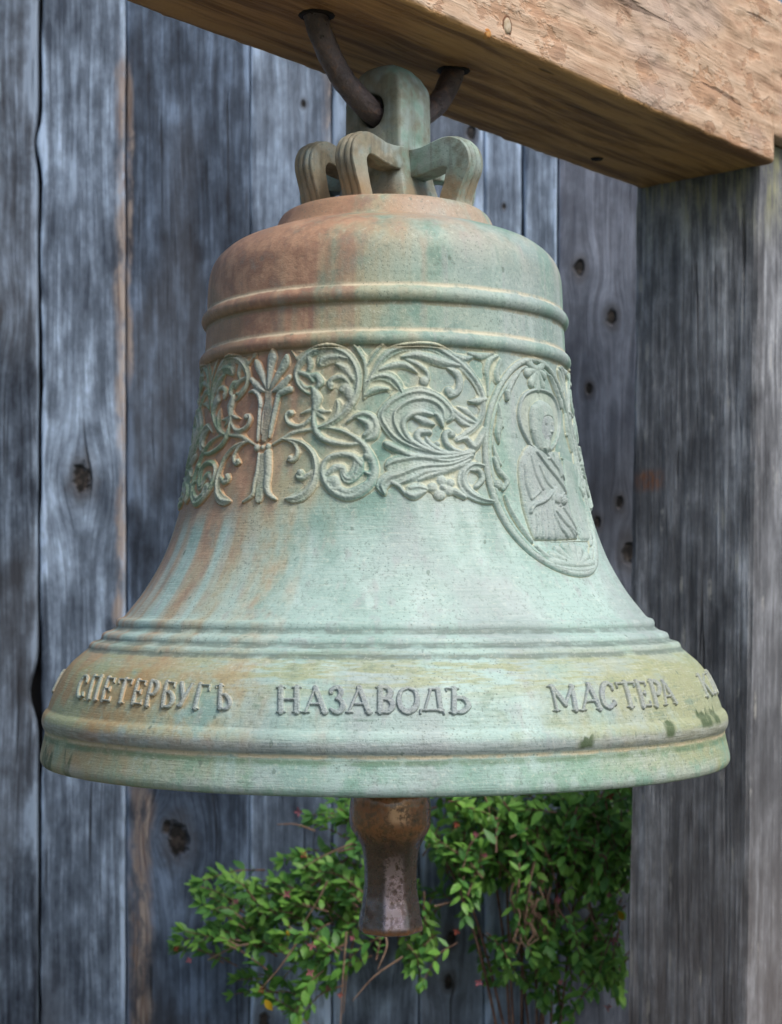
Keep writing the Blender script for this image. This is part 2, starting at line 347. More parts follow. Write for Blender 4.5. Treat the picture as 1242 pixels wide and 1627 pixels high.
def clapper_material():
    k = M('rusted_clapper_iron'); P = k.obj(); x, y, z = k.sep(P); Z = k.add(k.m('DIVIDE', z, S), CLZ)
    n1 = k.noise(P, 26, 6, 0.65); n2 = k.noise(P, 110, 6, 0.7); n3 = k.noise(k.vm(P, (1, 1, 0.3)), 60, 5, 0.65)
    col = k.mix(k.ss(n3, 0.36, 0.62), (0.034, 0.011, 0.009), (0.085, 0.031, 0.019))
    top = k.ss(k.add(Z, k.mul(k.sub(n1, 0.5), 50)), -392, -352)
    oc = k.mix(k.ss(n2, 0.40, 0.60), (0.23, 0.11, 0.038), (0.55, 0.20, 0.045))
    col = k.mix(k.mul(top, k.ss(n1, 0.30, 0.55, 0.55, 1.0)), col, oc)
    bot = k.ss(k.add(Z, k.mul(k.sub(n2, 0.5), 16)), -514, -526)
    col = k.mix(k.mul(bot, 0.8), col, (0.42, 0.18, 0.08))
    wear = k.ss(k.add(n1, k.mul(n2, 0.4)), 0.68, 0.86)
    col = k.mix(k.mul(wear, 0.25), col, (0.12, 0.085, 0.08))
    pit = k.ss(n2, 0.42, 0.30)
    col = k.mix(k.mul(pit, 0.8), col, (0.012, 0.008, 0.008))
    h = k.add(k.mul(n2, 1.0), k.mul(n3, 0.6))
    ang = k.m('ARCTAN2', x, k.mul(y, -1.0))                         # painted highlight: pale burnished-metal patches on front and back facets
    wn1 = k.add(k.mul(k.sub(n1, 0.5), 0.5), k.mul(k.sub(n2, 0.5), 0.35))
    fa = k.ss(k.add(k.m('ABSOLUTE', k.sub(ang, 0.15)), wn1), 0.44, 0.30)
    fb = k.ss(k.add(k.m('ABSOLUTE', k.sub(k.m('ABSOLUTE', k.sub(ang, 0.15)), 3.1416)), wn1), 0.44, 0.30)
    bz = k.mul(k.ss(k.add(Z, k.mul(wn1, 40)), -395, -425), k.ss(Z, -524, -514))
    hilite = k.mul(k.m('MAXIMUM', fa, fb), bz)
    hi = k.mul(k.mul(k.ss(k.m('ABSOLUTE', k.sub(ang, 0.22)), 0.34, 0.16), k.ss(k.m('ABSOLUTE', k.add(Z, 334)), 24, 8)), k.ss(n2, 0.44, 0.56))  # painted glint on the front of the bulge
    col = k.mix(k.mul(hilite, k.ss(n2, 0.38, 0.54, 0.15, 1.0)), col, (0.38, 0.30, 0.33))
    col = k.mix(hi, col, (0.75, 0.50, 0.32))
    met = k.m('MAXIMUM', k.mul(hilite, 0.95), k.mul(hi, 0.85))
    k.done(col, k.ss(n2, 0.35, 0.65, 0.20, 0.36), k.bump(h, 0.32, 0.003), met, 0.9)
    k.b.inputs['Coat Weight'].default_value = 1.0; k.b.inputs['Coat Roughness'].default_value = 0.05; k.b.inputs['Coat IOR'].default_value = 1.6
    return k.mat

def leaf_material(name, a, b):
    k = M(name); P = k.obj(); r = k.rnd(); n = k.noise(P, 30, 3, 0.5); n2 = k.noise(P, 7, 3, 0.5)
    col = k.mix(k.ss(k.add(k.mul(n, 0.6), k.mul(n2, 0.5)), 0.38, 0.72), a, b)
    k.done(col, 0.45, None, 0.0, 0.4)
    k.b.inputs['Subsurface Weight'].default_value = 0.0
    tr = k.n('ShaderNodeBsdfTranslucent'); k.put(tr.inputs[0], k.mix(0.5, col, (0.20, 0.34, 0.04)))
    ms = k.n('ShaderNodeMixShader'); ms.inputs[0].default_value = 0.28
    k.nt.links.new(k.b.outputs[0], ms.inputs[1]); k.nt.links.new(tr.outputs[0], ms.inputs[2]); k.nt.links.new(ms.outputs[0], k.out.inputs[0])
    return k.mat
def plain(name, a, b, scale=30, rough=0.7, bump=0.002):
    k = M(name); P = k.obj(); n = k.noise(P, scale, 5, 0.6)
    return k.done(k.mix(k.ss(n, 0.35, 0.65), a, b), rough, k.bump(n, 0.5, bump), 0.0, 0.3)

# ------------------------------------------------------------------ the setting
GZ = -EYE/S
k = M('dry_earth'); P = k.obj()
gcol = k.mix(k.ss(k.noise(P, 3, 6, 0.65), 0.4, 0.62), (0.105, 0.085, 0.06), (0.075, 0.10, 0.045))
earth = k.done(k.mix(k.ss(k.noise(P, 60, 5, 0.7), 0.5, 0.7, 0, 0.5), gcol, (0.17, 0.15, 0.12)), 0.95, k.bump(k.noise(P, 40, 6, 0.7), 0.8, 0.02))
xs = np.concatenate([np.linspace(-60, -4, 15), np.linspace(-3.8, 3.8, 77), np.linspace(4, 60, 15)])
V = []; n_ = len(xs)
for a in xs:
    for b in xs:
        V.append((a, b, 0.02*mn.noise((a*1.3, b*1.3, 0)) if abs(a) < 4 and abs(b) < 4 else 0.0))
g = link('ground', mesh_np('ground', V, grid_faces(n_, n_), earth)); g['kind'] = 'structure'

# ------------------------------------------------------------------ fence of upright boards
WD = 4100.0; WF = WD/FPX; WY = (WD-D0)
def wx(px): return (px-CX)*WF
def wz(py): return (CY-py)*WF
ZT, ZG = 1800.0, GZ+20
fence = empty('plank_fence', world(0, WY, GZ)); tag(fence, 'tall fence of weathered blue-grey upright boards behind the bell', 'fence')
B_LIGHT = dict(light=(0.285, 0.375, 0.505), dark=(0.046, 0.064, 0.096))
B_MID = dict(light=(0.20, 0.265, 0.36), dark=(0.021, 0.030, 0.048))
B_DARK = dict(light=(0.115, 0.162, 0.24), dark=(0.013, 0.020, 0.034))
B_PURP = dict(light=(0.215, 0.25, 0.325), dark=(0.050, 0.059, 0.084))
def kn(px, py, r, c): return ((wx(px)-c)*S, wz(py)*S, r*WF*S)
# left edge, right edge (photo px at the fence), forward offset, gap wiggle, style, knots, extras
boards = [
    (-560, -395, 6, 2, B_MID, [], {}), (-395, -230, 0, 2, B_LIGHT, [], {}), (-230, -95, 8, 2, B_DARK, [], {}),
    (-95, 59, 10, 6, B_MID, [(-20, 500, 14)], dict(bias=-0.01, contrast=1.35)),
    (62, 199, 2, 5, B_LIGHT, [(130, 762, 17)], dict(bias=-0.015, contrast=1.25, tan=[(199, 20, 80, 800), (192, 13, 800, 1010)])),
    (201, 396, 5, 2, B_DARK, [(283, 1335, 19), (265, 1315, 8)], dict(bias=0.0, contrast=1.2, tan=[(203, 12, 100, 600), (222, 26, 1250, 1750)])),
    (397, 526, 3, 2, B_LIGHT, [(482, 165, 4), (420, 1620, 10)], dict(bias=0.02, tan=[(520, 12, -50, 400)])),
    (528, 664, 9, 2, B_MID, [(600, 1500, 12)], dict(bias=0.01)),
    (666, 768, 2, 2, B_LIGHT, [(748, 212, 8), (716, 1490, 9), (712, 1560, 8)], dict(bias=-0.005)),
    (769, 828, 6, 2, B_LIGHT, [(800, 330, 3)], dict(bias=0.01)),
    (832, 884, 12, 2, B_LIGHT, [], dict(bias=-0.01)),
    (888, 1024, -8, 2, B_PURP, [(921, 425, 9), (972, 503, 9), (936, 617, 6), (985, 800, 7), (949, 830, 7), (1000, 878, 13)], dict(contrast=0.85)),
    (1026, 1180, 4, 2, B_MID, [], {}), (1182, 1330, 0, 2, B_LIGHT, [], {}), (1332, 1490, 7, 2, B_DARK, [], {}),
    (1492, 1640, 2, 2, B_MID, [], {}), (1642, 1800, 6, 2, B_LIGHT, [], {}),
]
for bi, (p0, p1, fo, wig, st, kns, ex) in enumerate(boards):
    x0, x1 = wx(p0), wx(p1); c = 0.5*(x0+x1); th_ = 34.0
    kk = dict(st); ex = dict(ex)
    if 'tan' in ex: ex['tan'] = [((wx(a)-c)*S, b*WF*S, wz(d_)*S, wz(c_)*S) for a, b, c_, d_ in ex['tan']]
    kk.update(ex); kk['hw'] = 0.5*(x1-x0)*S
    mat = grey_wood('weathered_board', [kn(a, b, r_, c) for a, b, r_ in kns], **kk)
    NZ = 150; zs = np.linspace(ZG, ZT, NZ); V = []
    for zi in zs:
        wl = wig*1.6*fbm((zi*0.004, bi*7.3, 0.0), 4); wr = 1.4*fbm((zi*0.004, bi*7.3+50, 0.0), 3)
        if bi == 4: wl -= 16*math.exp(-((zi-wz(228))/45)**2) - 6
        if bi == 3: wr -= 22*math.exp(-((zi-wz(1100))/60)**2) + 9*math.exp(-((zi-wz(228))/60)**2)
        a, b = x0+wl-c, x1+wr-c
        by = 3.0*fbm((zi*0.002, bi*3.1, 9.0), 3)
        row = [(a, 0+th_), (a, 6), (a+1.5, 2.0), (a+6, 0)]
        for q in np.linspace(0.08, 0.92, 9):
            xx = a+(b-a)*q; row.append((xx, 1.2*mn.noise((xx*0.02, zi*0.006, bi*5.0))))
        row += [(b-6, 0), (b-1.5, 2.0), (b, 6), (b, th_)]
        V += [(xx*S, (yy-fo+by)*S, zi*S) for xx, yy in row]
    nr = len(row)
    F = [tuple(f) for f in grid_faces(NZ, nr)]
    F.append(tuple(range(nr))); F.append(tuple(reversed(range((NZ-1)*nr, NZ*nr))))
    o = link('board', mesh_py('board', V, F, mat), fence)
    o.location = (c*S, 0, EYE)          # local z is measured from eye height; the fence Empty stands on the ground
bk = plain('gap_black', (0.008, 0.008, 0.010), (0.014, 0.014, 0.016))  # added unseen sheet behind the boards, black so the gaps stay dark
xa, xb = wx(-560), wx(1800)
bxV = [(xx*S, yy*S, zz*S) for xx in (xa, xb) for yy in (44, 60) for zz in (ZG, ZT)]
BOXF = [(0, 1, 3, 2), (4, 6, 7, 5), (0, 4, 5, 1), (2, 3, 7, 6), (0, 2, 6, 4), (1, 5, 7, 3)]
o = link('gap_dark_sheet', mesh_py('gap_dark_sheet', bxV, BOXF, bk, False), fence); o.location = (0, 0, EYE)

# ------------------------------------------------------------------ bell frame: beam and post
UNDER = 879.0; NOTCH = 937.0; BTOP = 1216.0
ANG = math.atan2(DY, DX)
beam = empty('timber_beam', world(0, 0, UNDER)); beam.rotation_euler = (0, 0, ANG)
tag(beam, 'thick reddish-brown hewn timber beam crossing above the bell', 'beam')
beam.location = (0, 0, EYE)
def beam_mesh():
    st = np.concatenate([np.linspace(-1336, -700, 40), np.linspace(-690, 1036, 300), [1039.6, 1040.4], np.linspace(1046, 1460, 40)])
    yn, yp = -138.0, 198.0
    V = []; rows = 0
    def edge(n0, n1, m): return np.linspace(n0, n1, m)
    for a in st:
        zb = UNDER if a < 1040 else NOTCH
        ring = []
        for q in edge(0, 1, 44)[:-1]: ring.append((yn, zb+(BTOP-zb)*q, 'n'))
        for q in edge(0, 1, 30)[:-1]: ring.append((yn+(yp-yn)*q, BTOP, 't'))
        for q in edge(0, 1, 30)[:-1]: ring.append((yp, BTOP+(zb-BTOP)*q, 'b'))
        for q in edge(0, 1, 44)[:-1]: ring.append((yp+(yn-yp)*q, zb, 'u'))
        rows = len(ring)
        for (yy, zz, s_) in ring:
            ey = min(abs(yy-yn), abs(yy-yp)); ez = min(abs(zz-zb), abs(zz-BTOP))
            dy = dz = 0.0
            p = (a*0.012, yy*0.012, zz*0.012)
            if s_ == 'n':   # adze cuts: shallow scallops with hard lips
                cell = mn.noise((a*0.013+0.5*mn.noise((a*0.03, zz*0.03, 3)), zz*0.03, 1.7)); cs = min(1, max(0, (cell-0.05)/0.10))
                sc_ = 2.6*cs+2.5*max(0, cell)+1.6*fbm((a*0.03, zz*0.05, 5.0), 4)
                dy += sc_*min(1.0, ez/10+0.35)
            if s_ == 'u': dz += 1.6*fbm((a*0.006, yy*0.03, 2.0), 3)
            if s_ == 'b': dy -= 2.0*fbm((a*0.01, zz*0.02, 6.0), 3)
            # worn arrises
            ce = max(0.0, 1-ey/9)*max(0.0, 1-ez/9)
            wn_ = 2.5+2.5*fbm((a*0.025, 8.0 if yy < 0 else 30.0, 0), 4)
            if yy > 0 and zz < zb+60:      # waney back edge
                wn_ += 6+7*fbm((a*0.008, 77.0, 0), 4)
                ce = max(0.0, 1-ey/22)*max(0.0, 1-ez/22)
            dy += ce*wn_*(1 if yy < 30 else -1); dz += ce*wn_*(1 if zz < 1000 else -1)
            V.append((a*S, (yy+dy)*S, (zz+dz)*S))
    F = []
    n = len(st)
    for i in range(n-1):
        for j in range(rows):
            j2 = (j+1) % rows
            F.append((i*rows+j, (i+1)*rows+j, (i+1)*rows+j2, i*rows+j2))
    F.append(tuple(reversed(range(rows)))); F.append(tuple(range((n-1)*rows, n*rows)))
    F = [tuple(reversed(f)) for f in F]
    return V, F
V, F = beam_mesh()
wood = beam_material()
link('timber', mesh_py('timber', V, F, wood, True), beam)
# sawn-off branch stub and resin knot on the dressed face
def knot(name, a, z, r, mat, proud, tall=1.5):
    V = [(0, -proud*S, 0)]; F = []
    N_ = 18
    for rr, pr in ((0.55, proud), (0.9, proud*0.8), (1.0, -6)):
        for i in range(N_):
            t = 2*math.pi*i/N_; q = rr*r*(1+0.10*mn.noise((math.cos(t)*2, math.sin(t)*2, a)))
            V.append((q*math.cos(t)*S, -pr*S, q*math.sin(t)*tall*S))
    for i in range(N_):
        F.append((0, 1+i, 1+(i+1) % N_))
        for q in range(2): F.append((1+q*N_+i, 1+(q+1)*N_+i, 1+(q+1)*N_+(i+1) % N_, 1+q*N_+(i+1) % N_))
    o = link(name, mesh_py(name, V, F, mat), beam); o.location = (a*S, -136*S, z*S); return o
knot('knot_ring', 126, 911, 13, plain('knot_bark', (0.10, 0.045, 0.02), (0.22, 0.10, 0.045), 120), 1.2)
knot('knot', 124.5, 911, 9.5, plain('pale_knot', (0.42, 0.33, 0.22), (0.60, 0.52, 0.40), 140), 3.4)
knot('knot', 73, 886, 9, plain('amber_knot', (0.38, 0.14, 0.03), (0.55, 0.30, 0.10), 140), 2.4, 0.9)
# black discs painting the dark of hook and nail holes in the underside
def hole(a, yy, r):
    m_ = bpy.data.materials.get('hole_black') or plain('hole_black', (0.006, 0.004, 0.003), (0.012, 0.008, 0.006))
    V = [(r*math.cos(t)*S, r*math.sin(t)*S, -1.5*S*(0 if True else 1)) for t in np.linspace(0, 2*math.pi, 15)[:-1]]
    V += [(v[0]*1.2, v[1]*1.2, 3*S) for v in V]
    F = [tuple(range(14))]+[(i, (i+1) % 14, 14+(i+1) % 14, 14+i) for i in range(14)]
    o = link('hole_disc', mesh_py('hole_disc', V, F, m_, False), beam); o.location = (a*S, yy*S, (UNDER-2.2)*S)
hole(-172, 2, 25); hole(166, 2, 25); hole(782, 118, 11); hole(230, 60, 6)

def post_extra(k, P, x, y, z, col, g1, bl2):
    li = k.mul(k.ss(z, 690*S, 900*S), k.ss(k.add(k.mul(g1, 0.7), k.mul(bl2, 0.5)), 0.56, 0.72))
    col = k.mix(k.mul(li, 0.65), col, (0.33, 0.33, 0.12))
    gr = k.mul(k.ss(z, 860*S, 935*S), 0.4)
    col = k.mix(gr, col, (0.095, 0.10, 0.045))
    rs = k.mul(k.ss(k.m('ABSOLUTE', k.sub(y, 150*S)), 48*S, 12*S), k.ss(k.m('ABSOLUTE', k.sub(z, 250*S)), 30*S, 8*S))
    col = k.mix(k.mul(rs, k.ss(bl2, 0.40, 0.6)), col, (0.22, 0.085, 0.035))
    # brown tint low down
    return k.mix(k.mul(k.ss(z, -250*S, -900*S), 0.35), col, (0.13, 0.10, 0.085))
pm = grey_wood('weathered_post', [], light=(0.30, 0.32, 0.355), dark=(0.062, 0.066, 0.076), bias=-0.01, fleck=0.75, extra=post_extra, contrast=1.25, rings=0.7)
post = empty('timber_post', (0, 0, 0)); post.location = (0, 0, EYE); post.rotation_euler = (0, 0, ANG)
tag(post, 'square weathered grey timber post carrying the right end of the beam', 'post')
def post_mesh():
    zs = np.concatenate([np.linspace(GZ-10, -1400, 6), np.linspace(-1350, 933, 170)]); V = []
    d0, d1, y0, y1 = 1042.0, 1336.0, -107.0, 187.0
    ca, sa = math.cos(-ANG), math.sin(-ANG); rows = 0
    for zz in zs:
        lean = -0.015*(935-zz); lx, ly = lean*ca, lean*sa
        ring = []
        for q in np.linspace(0, 1, 26)[:-1]: ring.append((d0, y1+(y0-y1)*q))
        for q in np.linspace(0, 1, 26)[:-1]: ring.append((d0+(d1-d0)*q, y0))
        for q in np.linspace(0, 1, 8)[:-1]: ring.append((d1, y0+(y1-y0)*q))
        for q in np.linspace(0, 1, 8)[:-1]: ring.append((d1+(d0-d1)*q, y1))
        rows = len(ring)
        for (a, b) in ring:
            e = 1.5*fbm((a*0.03, b*0.03, zz*0.004), 3)
            ea = min(abs(a-d0), abs(a-d1)); eb = min(abs(b-y0), abs(b-y1))
            ch = (3.0+2.5*fbm((zz*0.01, a*0.01, b*0.01), 3))*(1 if ea < 1 and eb < 1 else 0)
            # waney arris low on the far edge
            if b > 150 and a < d0+60 and zz < -300: ch += max(0, 8*fbm((zz*0.004, 4.4, 0), 3)+4)*(1 if ea < 1 and eb < 1 else 0.3)
            aa = a+(ch if a < 1189 else -ch)+(e if ea < 1 else 0); bb = b+(ch if b < 40 else -ch)+(e if eb < 1 else 0)
            V.append(((aa+lx)*S, (bb+ly)*S, zz*S))
    n = len(zs); F = []
    for i in range(n-1):
        for j in range(rows):
            j2 = (j+1) % rows; F.append((i*rows+j2, i*rows+j, (i+1)*rows+j, (i+1)*rows+j2))
    F.append(tuple(reversed(range((n-1)*rows, n*rows)))); F.append(tuple(range(rows)))
    F = [tuple(reversed(f)) for f in F]
    return V, F
V, F = post_mesh()
link('shaft', mesh_py('shaft', V, F, pm, False), post)

# ------------------------------------------------------------------ bell: profile
def rz(w_, y_):
    r = w_/math.sqrt(1+(w_/FPX)**2); return r, (CY-y_)*(1-(r/D0)**2)
prof = [(0.0, 606), (120, 606), (150, 605), (160, 602), (166, 596), (171, 586), (175, 577), (178, 572), (184, 570), (188, 568), (205, 563), (222, 557), (240, 549), (254, 539), (265, 528), (272.5, 516), (277, 503), (279, 490), (280.3, 470), (281.2, 447), (281.5, 445.2), (284.2, 443.6), (288, 439), (290, 433), (288.8, 427), (285.6, 422.6), (282.9, 421.0), (282.5, 419), (283.2, 405), (284.3, 382), (284.7, 380.2), (287.4, 378.8), (291.5, 374.5), (293.4, 368.6), (292.2, 363), (289.2, 359), (287.0, 357.6), (286.6, 355.5), (287.0, 345)]
prof += [rz(*p) for p in [(291.0, 625), (295, 658), (299.5, 692), (305.5, 726), (313.5, 764), (326.5, 813), (334.5, 839), (341, 858), (352, 885), (367.5, 914), (386, 943), (404, 966), (414, 978), (418, 981), (423.5, 982.5), (427, 986), (428.3, 990.5), (428.0, 994.5), (429.5, 996.5), (436, 1001), (444, 1003.5), (448.7, 1006), (451, 1010.5), (451.6, 1014), (455, 1016.5), (462.5, 1018.5), (467.5, 1021), (470.2, 1025.5), (471.5, 1029.5),
     (479, 1036), (488.5, 1044), (497, 1051.5), (506, 1062), (515, 1076), (522, 1090), (528.5, 1105), (533.5, 1119), (535.5, 1125), (538, 1127.5), (541.5, 1131), (544.6, 1138), (545.6, 1146), (544, 1153.5), (541.2, 1158.5), (540.2, 1162), (541.0, 1167), (543.2, 1178), (546, 1190), (548, 1200), (548.0, 1206), (546, 1211)]]
ZB = prof[-1][1]-3            # bottom of the bell, units
prof = np.array(prof)
# densify with a monotone-ish smooth (Catmull-Rom, centripetal) and remember arc length
def densify(P, step):
    out = [P[0]]
    for i in range(len(P)-1):
        p0 = P[max(i-1, 0)]; p1 = P[i]; p2 = P[i+1]; p3 = P[min(i+2, len(P)-1)]
        n = max(1, int(np.ceil(np.linalg.norm(p2-p1)/step)))
        l1 = np.linalg.norm(p2-p1)+1e-9; l0 = np.linalg.norm(p1-p0)+1e-9; l2 = np.linalg.norm(p3-p2)+1e-9
        m1 = (p2-p0)/(l0+l1)*l1 if i > 0 else (p2-p1); m2 = (p3-p1)/(l1+l2)*l1 if i < len(P)-2 else (p2-p1)
        for j in range(1, n+1):
            t = j/n; t2, t3 = t*t, t*t*t
            out.append((2*t3-3*t2+1)*p1+(t3-2*t2+t)*m1+(-2*t3+3*t2)*p2+(t3-t2)*m2)
    return np.array(out)
OP = densify(prof, 2.6)
# arc-length tables over the outer wall (r, z, normal)
AL = np.concatenate([[0], np.cumsum(np.linalg.norm(np.diff(OP, axis=0), axis=1))])
def Rl(l): return np.interp(l, AL, OP[:, 0])
def Zl(l): return np.interp(l, AL, OP[:, 1])
def Nl(l):
    e = 3.0; dr = Rl(l+e)-Rl(l-e); dz = Zl(l+e)-Zl(l-e); n = np.hypot(dr, dz)+1e-9
    return -dz/n, dr/n
zs_ = OP[::-1, 1]
def RofZ(z): return np.interp(z, zs_, OP[::-1, 0], left=0, right=0)
def LofZ(z): return np.interp(-z, -OP[:, 1], AL)
RREF = 300.0
def cast(px, py, rref=300.0):
    """photo point -> (s, l) on the bell's outer face"""
    dx, dz = (px-CX)/FPX, (CY-py)/FPX
    t = np.linspace(D0-600, D0+20, 2600)
    X = dx*t-AX; Y = t-D0; Z = dz*t
    f = np.hypot(X, Y)-RofZ(Z)
    hit = np.where(f <= 0)[0]
    i = hit[0] if len(hit) else int(np.argmin(f))
    return math.atan2(X[i], -Y[i])*rref, float(LofZ(Z[i]))

# ------------------------------------------------------------------ cast relief as height fields on the bell's face
class Field:
    def __init__(s, s0, s1, l0, l1, res, rref=300.0):
        s.s0, s.l0, s.res, s.rref = s0, l0, res, rref
        s.ns, s.nl = int((s1-s0)/res)+1, int((l1-l0)/res)+1
        s.h = np.zeros((s.ns, s.nl), np.float32)
    def stroke(s, pts, ws, H, kind='r', groove=0, sub=7):
        P = np.array(pts, float); W = np.array(ws, float)
        if len(P) == 1: P = np.vstack([P, P+0.01]); W = np.array([W[0], W[0]])
        q_ = [np.append(P[0], W[0])]
        for i in range(len(P)-1):
            p0, p1, p2, p3 = P[max(i-1, 0)], P[i], P[i+1], P[min(i+2, len(P)-1)]
            for j in range(1, sub+1):
                t = j/sub
                c = 0.5*((2*p1)+(-p0+p2)*t+(2*p0-5*p1+4*p2-p3)*t*t+(-p0+3*p1-3*p2+p3)*t**3) if kind != 'L' else p1+(p2-p1)*t
                q_.append(np.append(c, W[i]+(W[i+1]-W[i])*t))
        q_ = np.array(q_); wm = q_[:, 2].max()+1
        i0 = max(0, int((q_[:, 0].min()-wm-s.s0)/s.res)); i1 = min(s.ns, int((q_[:, 0].max()+wm-s.s0)/s.res)+2)
        j0 = max(0, int((q_[:, 1].min()-wm-s.l0)/s.res)); j1 = min(s.nl, int((q_[:, 1].max()+wm-s.l0)/s.res)+2)
        if i1 <= i0 or j1 <= j0: return
        Q = np.full((i1-i0, j1-j0), 9.0, np.float32); LT = np.zeros_like(Q); WL = np.ones_like(Q)
        for a, b in zip(q_[:-1], q_[1:]):
            ww = max(a[2], b[2])+1
            u0 = max(i0, int((min(a[0], b[0])-ww-s.s0)/s.res)); u1 = min(i1, int((max(a[0], b[0])+ww-s.s0)/s.res)+2)
            v0 = max(j0, int((min(a[1], b[1])-ww-s.l0)/s.res)); v1 = min(j1, int((max(a[1], b[1])+ww-s.l0)/s.res)+2)
            if u1 <= u0 or v1 <= v0: continue
            gs = s.s0+np.arange(u0, u1)[:, None]*s.res; gl = s.l0+np.arange(v0, v1)[None, :]*s.res
            ex, ey = b[0]-a[0], b[1]-a[1]; L2 = ex*ex+ey*ey+1e-9
            t = np.clip(((gs-a[0])*ex+(gl-a[1])*ey)/L2, 0, 1)
            dx, dy = gs-(a[0]+t*ex), gl-(a[1]+t*ey)
            wl = a[2]+(b[2]-a[2])*t
            q = np.hypot(dx, dy)/np.maximum(wl, 0.3)
            sg = np.sign(dx*ey-dy*ex)
            sl_ = (slice(u0-i0, u1-i0), slice(v0-j0, v1-j0)); m = q < Q[sl_]
            Q[sl_] = np.where(m, q, Q[sl_]); LT[sl_] = np.where(m, q*sg, LT[sl_]); WL[sl_] = np.where(m, wl, WL[sl_])
        ins = Q < 1
        if kind in ('f', 'L'): hh = H*np.clip((1-Q)*WL/1.6, 0, 1)**0.8
        elif kind == 'd': hh = H*(0.62+0.38*np.clip(Q, 0, 1)**2)*np.clip((1-Q)*WL/2.0, 0, 1)        # dished, raised rim
        else:
            hh = H*np.sqrt(np.clip(1-Q*Q, 0, 1))*np.minimum(1.0, (WL/4.0)**0.5)
            if groove: hh = hh*(0.80+0.20*np.cos(LT*math.pi*groove))
        reg = s.h[i0:i1, j0:j1]
        s.h[i0:i1, j0:j1] = np.where(ins, np.maximum(reg, hh), reg)
    def poly(s, pts, H, bev):
        P = np.array(pts, float)
        gs = s.s0+np.arange(s.ns)[:, None]*s.res+0*np.arange(s.nl)[None, :]; gl = s.l0+np.arange(s.nl)[None, :]*s.res+0*gs
        inside = np.zeros(gs.shape, bool); dist = np.full(gs.shape, 1e9)
        for a, b in zip(P, np.roll(P, -1, axis=0)):
            c = ((a[1] > gl) != (b[1] > gl)) & (gs < (b[0]-a[0])*(gl-a[1])/(b[1]-a[1]+1e-12)+a[0]); inside ^= c
            e = b-a; t = np.clip(((gs-a[0])*e[0]+(gl-a[1])*e[1])/(e@e+1e-9), 0, 1)
            dist = np.minimum(dist, np.hypot(gs-a[0]-t*e[0], gl-a[1]-t*e[1]))
        q = np.clip(dist/bev, 0, 1)
        s.h = np.where(inside, np.maximum(s.h, H*np.sqrt(1-(1-q)**2)), s.h).astype(np.float32)
    def web(s, n, f):
        """low web of metal between neighbouring ribs"""
        m = s.h > 0.3
        def dil(a):
            p = np.pad(a, 1); return p[:-2, 1:-1] | p[2:, 1:-1] | p[1:-1, :-2] | p[1:-1, 2:] | a
        c = m.copy()
        for _ in range(n): c = dil(c)
        c = ~c
        for _ in range(n): c = dil(c)
        c = ~c
        hb = s.h.copy()
        for _ in range(14):
            p = np.pad(hb, 1, mode='edge'); hb = (p[:-2, 1:-1]+p[2:, 1:-1]+p[1:-1, :-2]+p[1:-1, 2:]+p[1:-1, 1:-1])/5
        s.h = np.where(c, np.maximum(s.h, f*hb), s.h).astype(np.float32)
    def grain(s, amp, seed):
        r = np.random.RandomState(seed).rand(*s.h.shape).astype(np.float32)-0.5
        for _ in range(2):
            p = np.pad(r, 1, mode='edge'); r = (p[:-2, 1:-1]+p[2:, 1:-1]+p[1:-1, :-2]+p[1:-1, 2:]+p[1:-1, 1:-1])/5
        s.h = np.where(s.h > 0.3, np.maximum(0.2, s.h+r*amp*np.clip(s.h/4, 0.2, 1)), s.h).astype(np.float32)
    def smooth(s, n):
        for _ in range(n):
            p = np.pad(s.h, 1, mode='edge')
            bl = (p[:-2, 1:-1]+p[2:, 1:-1]+p[1:-1, :-2]+p[1:-1, 2:]+4*p[1:-1, 1:-1])/8
            s.h = np.where(s.h > 0, bl, 0)
    def mesh(s, name, mat, mirror=None, lift=0.0, tint=0.0):
        h = s.h
        on = h > 0.12
        cell = on[:-1, :-1] | on[1:, :-1] | on[:-1, 1:] | on[1:, 1:]
        used = np.zeros(h.shape, bool)
        used[:-1, :-1] |= cell; used[1:, :-1] |= cell; used[:-1, 1:] |= cell; used[1:, 1:] |= cell
        idx = -np.ones(h.shape, np.int64); idx[used] = np.arange(used.sum())
        I, J = np.where(used)
        th = (s.s0+I*s.res)/s.rref; l = s.l0+J*s.res; hv = h[I, J]
        rough = 0.35*np.sin(th*RREF*0.9+np.sin(l*0.7)*2)*np.sin(l*0.8+th*RREF*0.35)+0.25*np.sin(th*RREF*2.1+l*1.3)
        hh = np.where(hv > 0.12, hv+rough*np.minimum(1, hv/3)*0.8, -1.6)+lift
        if mirror is not None: th = 2*mirror-th
        r, z = Rl(l), Zl(l); nr, nz = Nl(l); sg = 1.0
        nr, nz = np.abs(nr), nz*np.sign(nr)
        rr = r+hh*nr; zz = z+hh*nz
        V = np.stack([rr*np.sin(th)*S, -rr*np.cos(th)*S, (zz-ZB)*S], 1)
        a, b = np.where(cell)
        F = np.stack([idx[a, b], idx[a, b+1], idx[a+1, b+1], idx[a+1, b]], 1)
        if mirror is not None: F = F[:, ::-1]
        # foot band: lime crust where the relief meets the ground
        edge = np.clip(1-hv/min(4.2, 0.45*float(h.max())), 0, 1)
        return mesh_np(name, V, F, mat, True, {'relief': np.clip(hv/6.0, 0, 1), 'halo': edge, 'tint': (tint[I, J] if isinstance(tint, np.ndarray) else np.full(len(hv), tint))*np.clip(hv/2.0, 0, 1)})

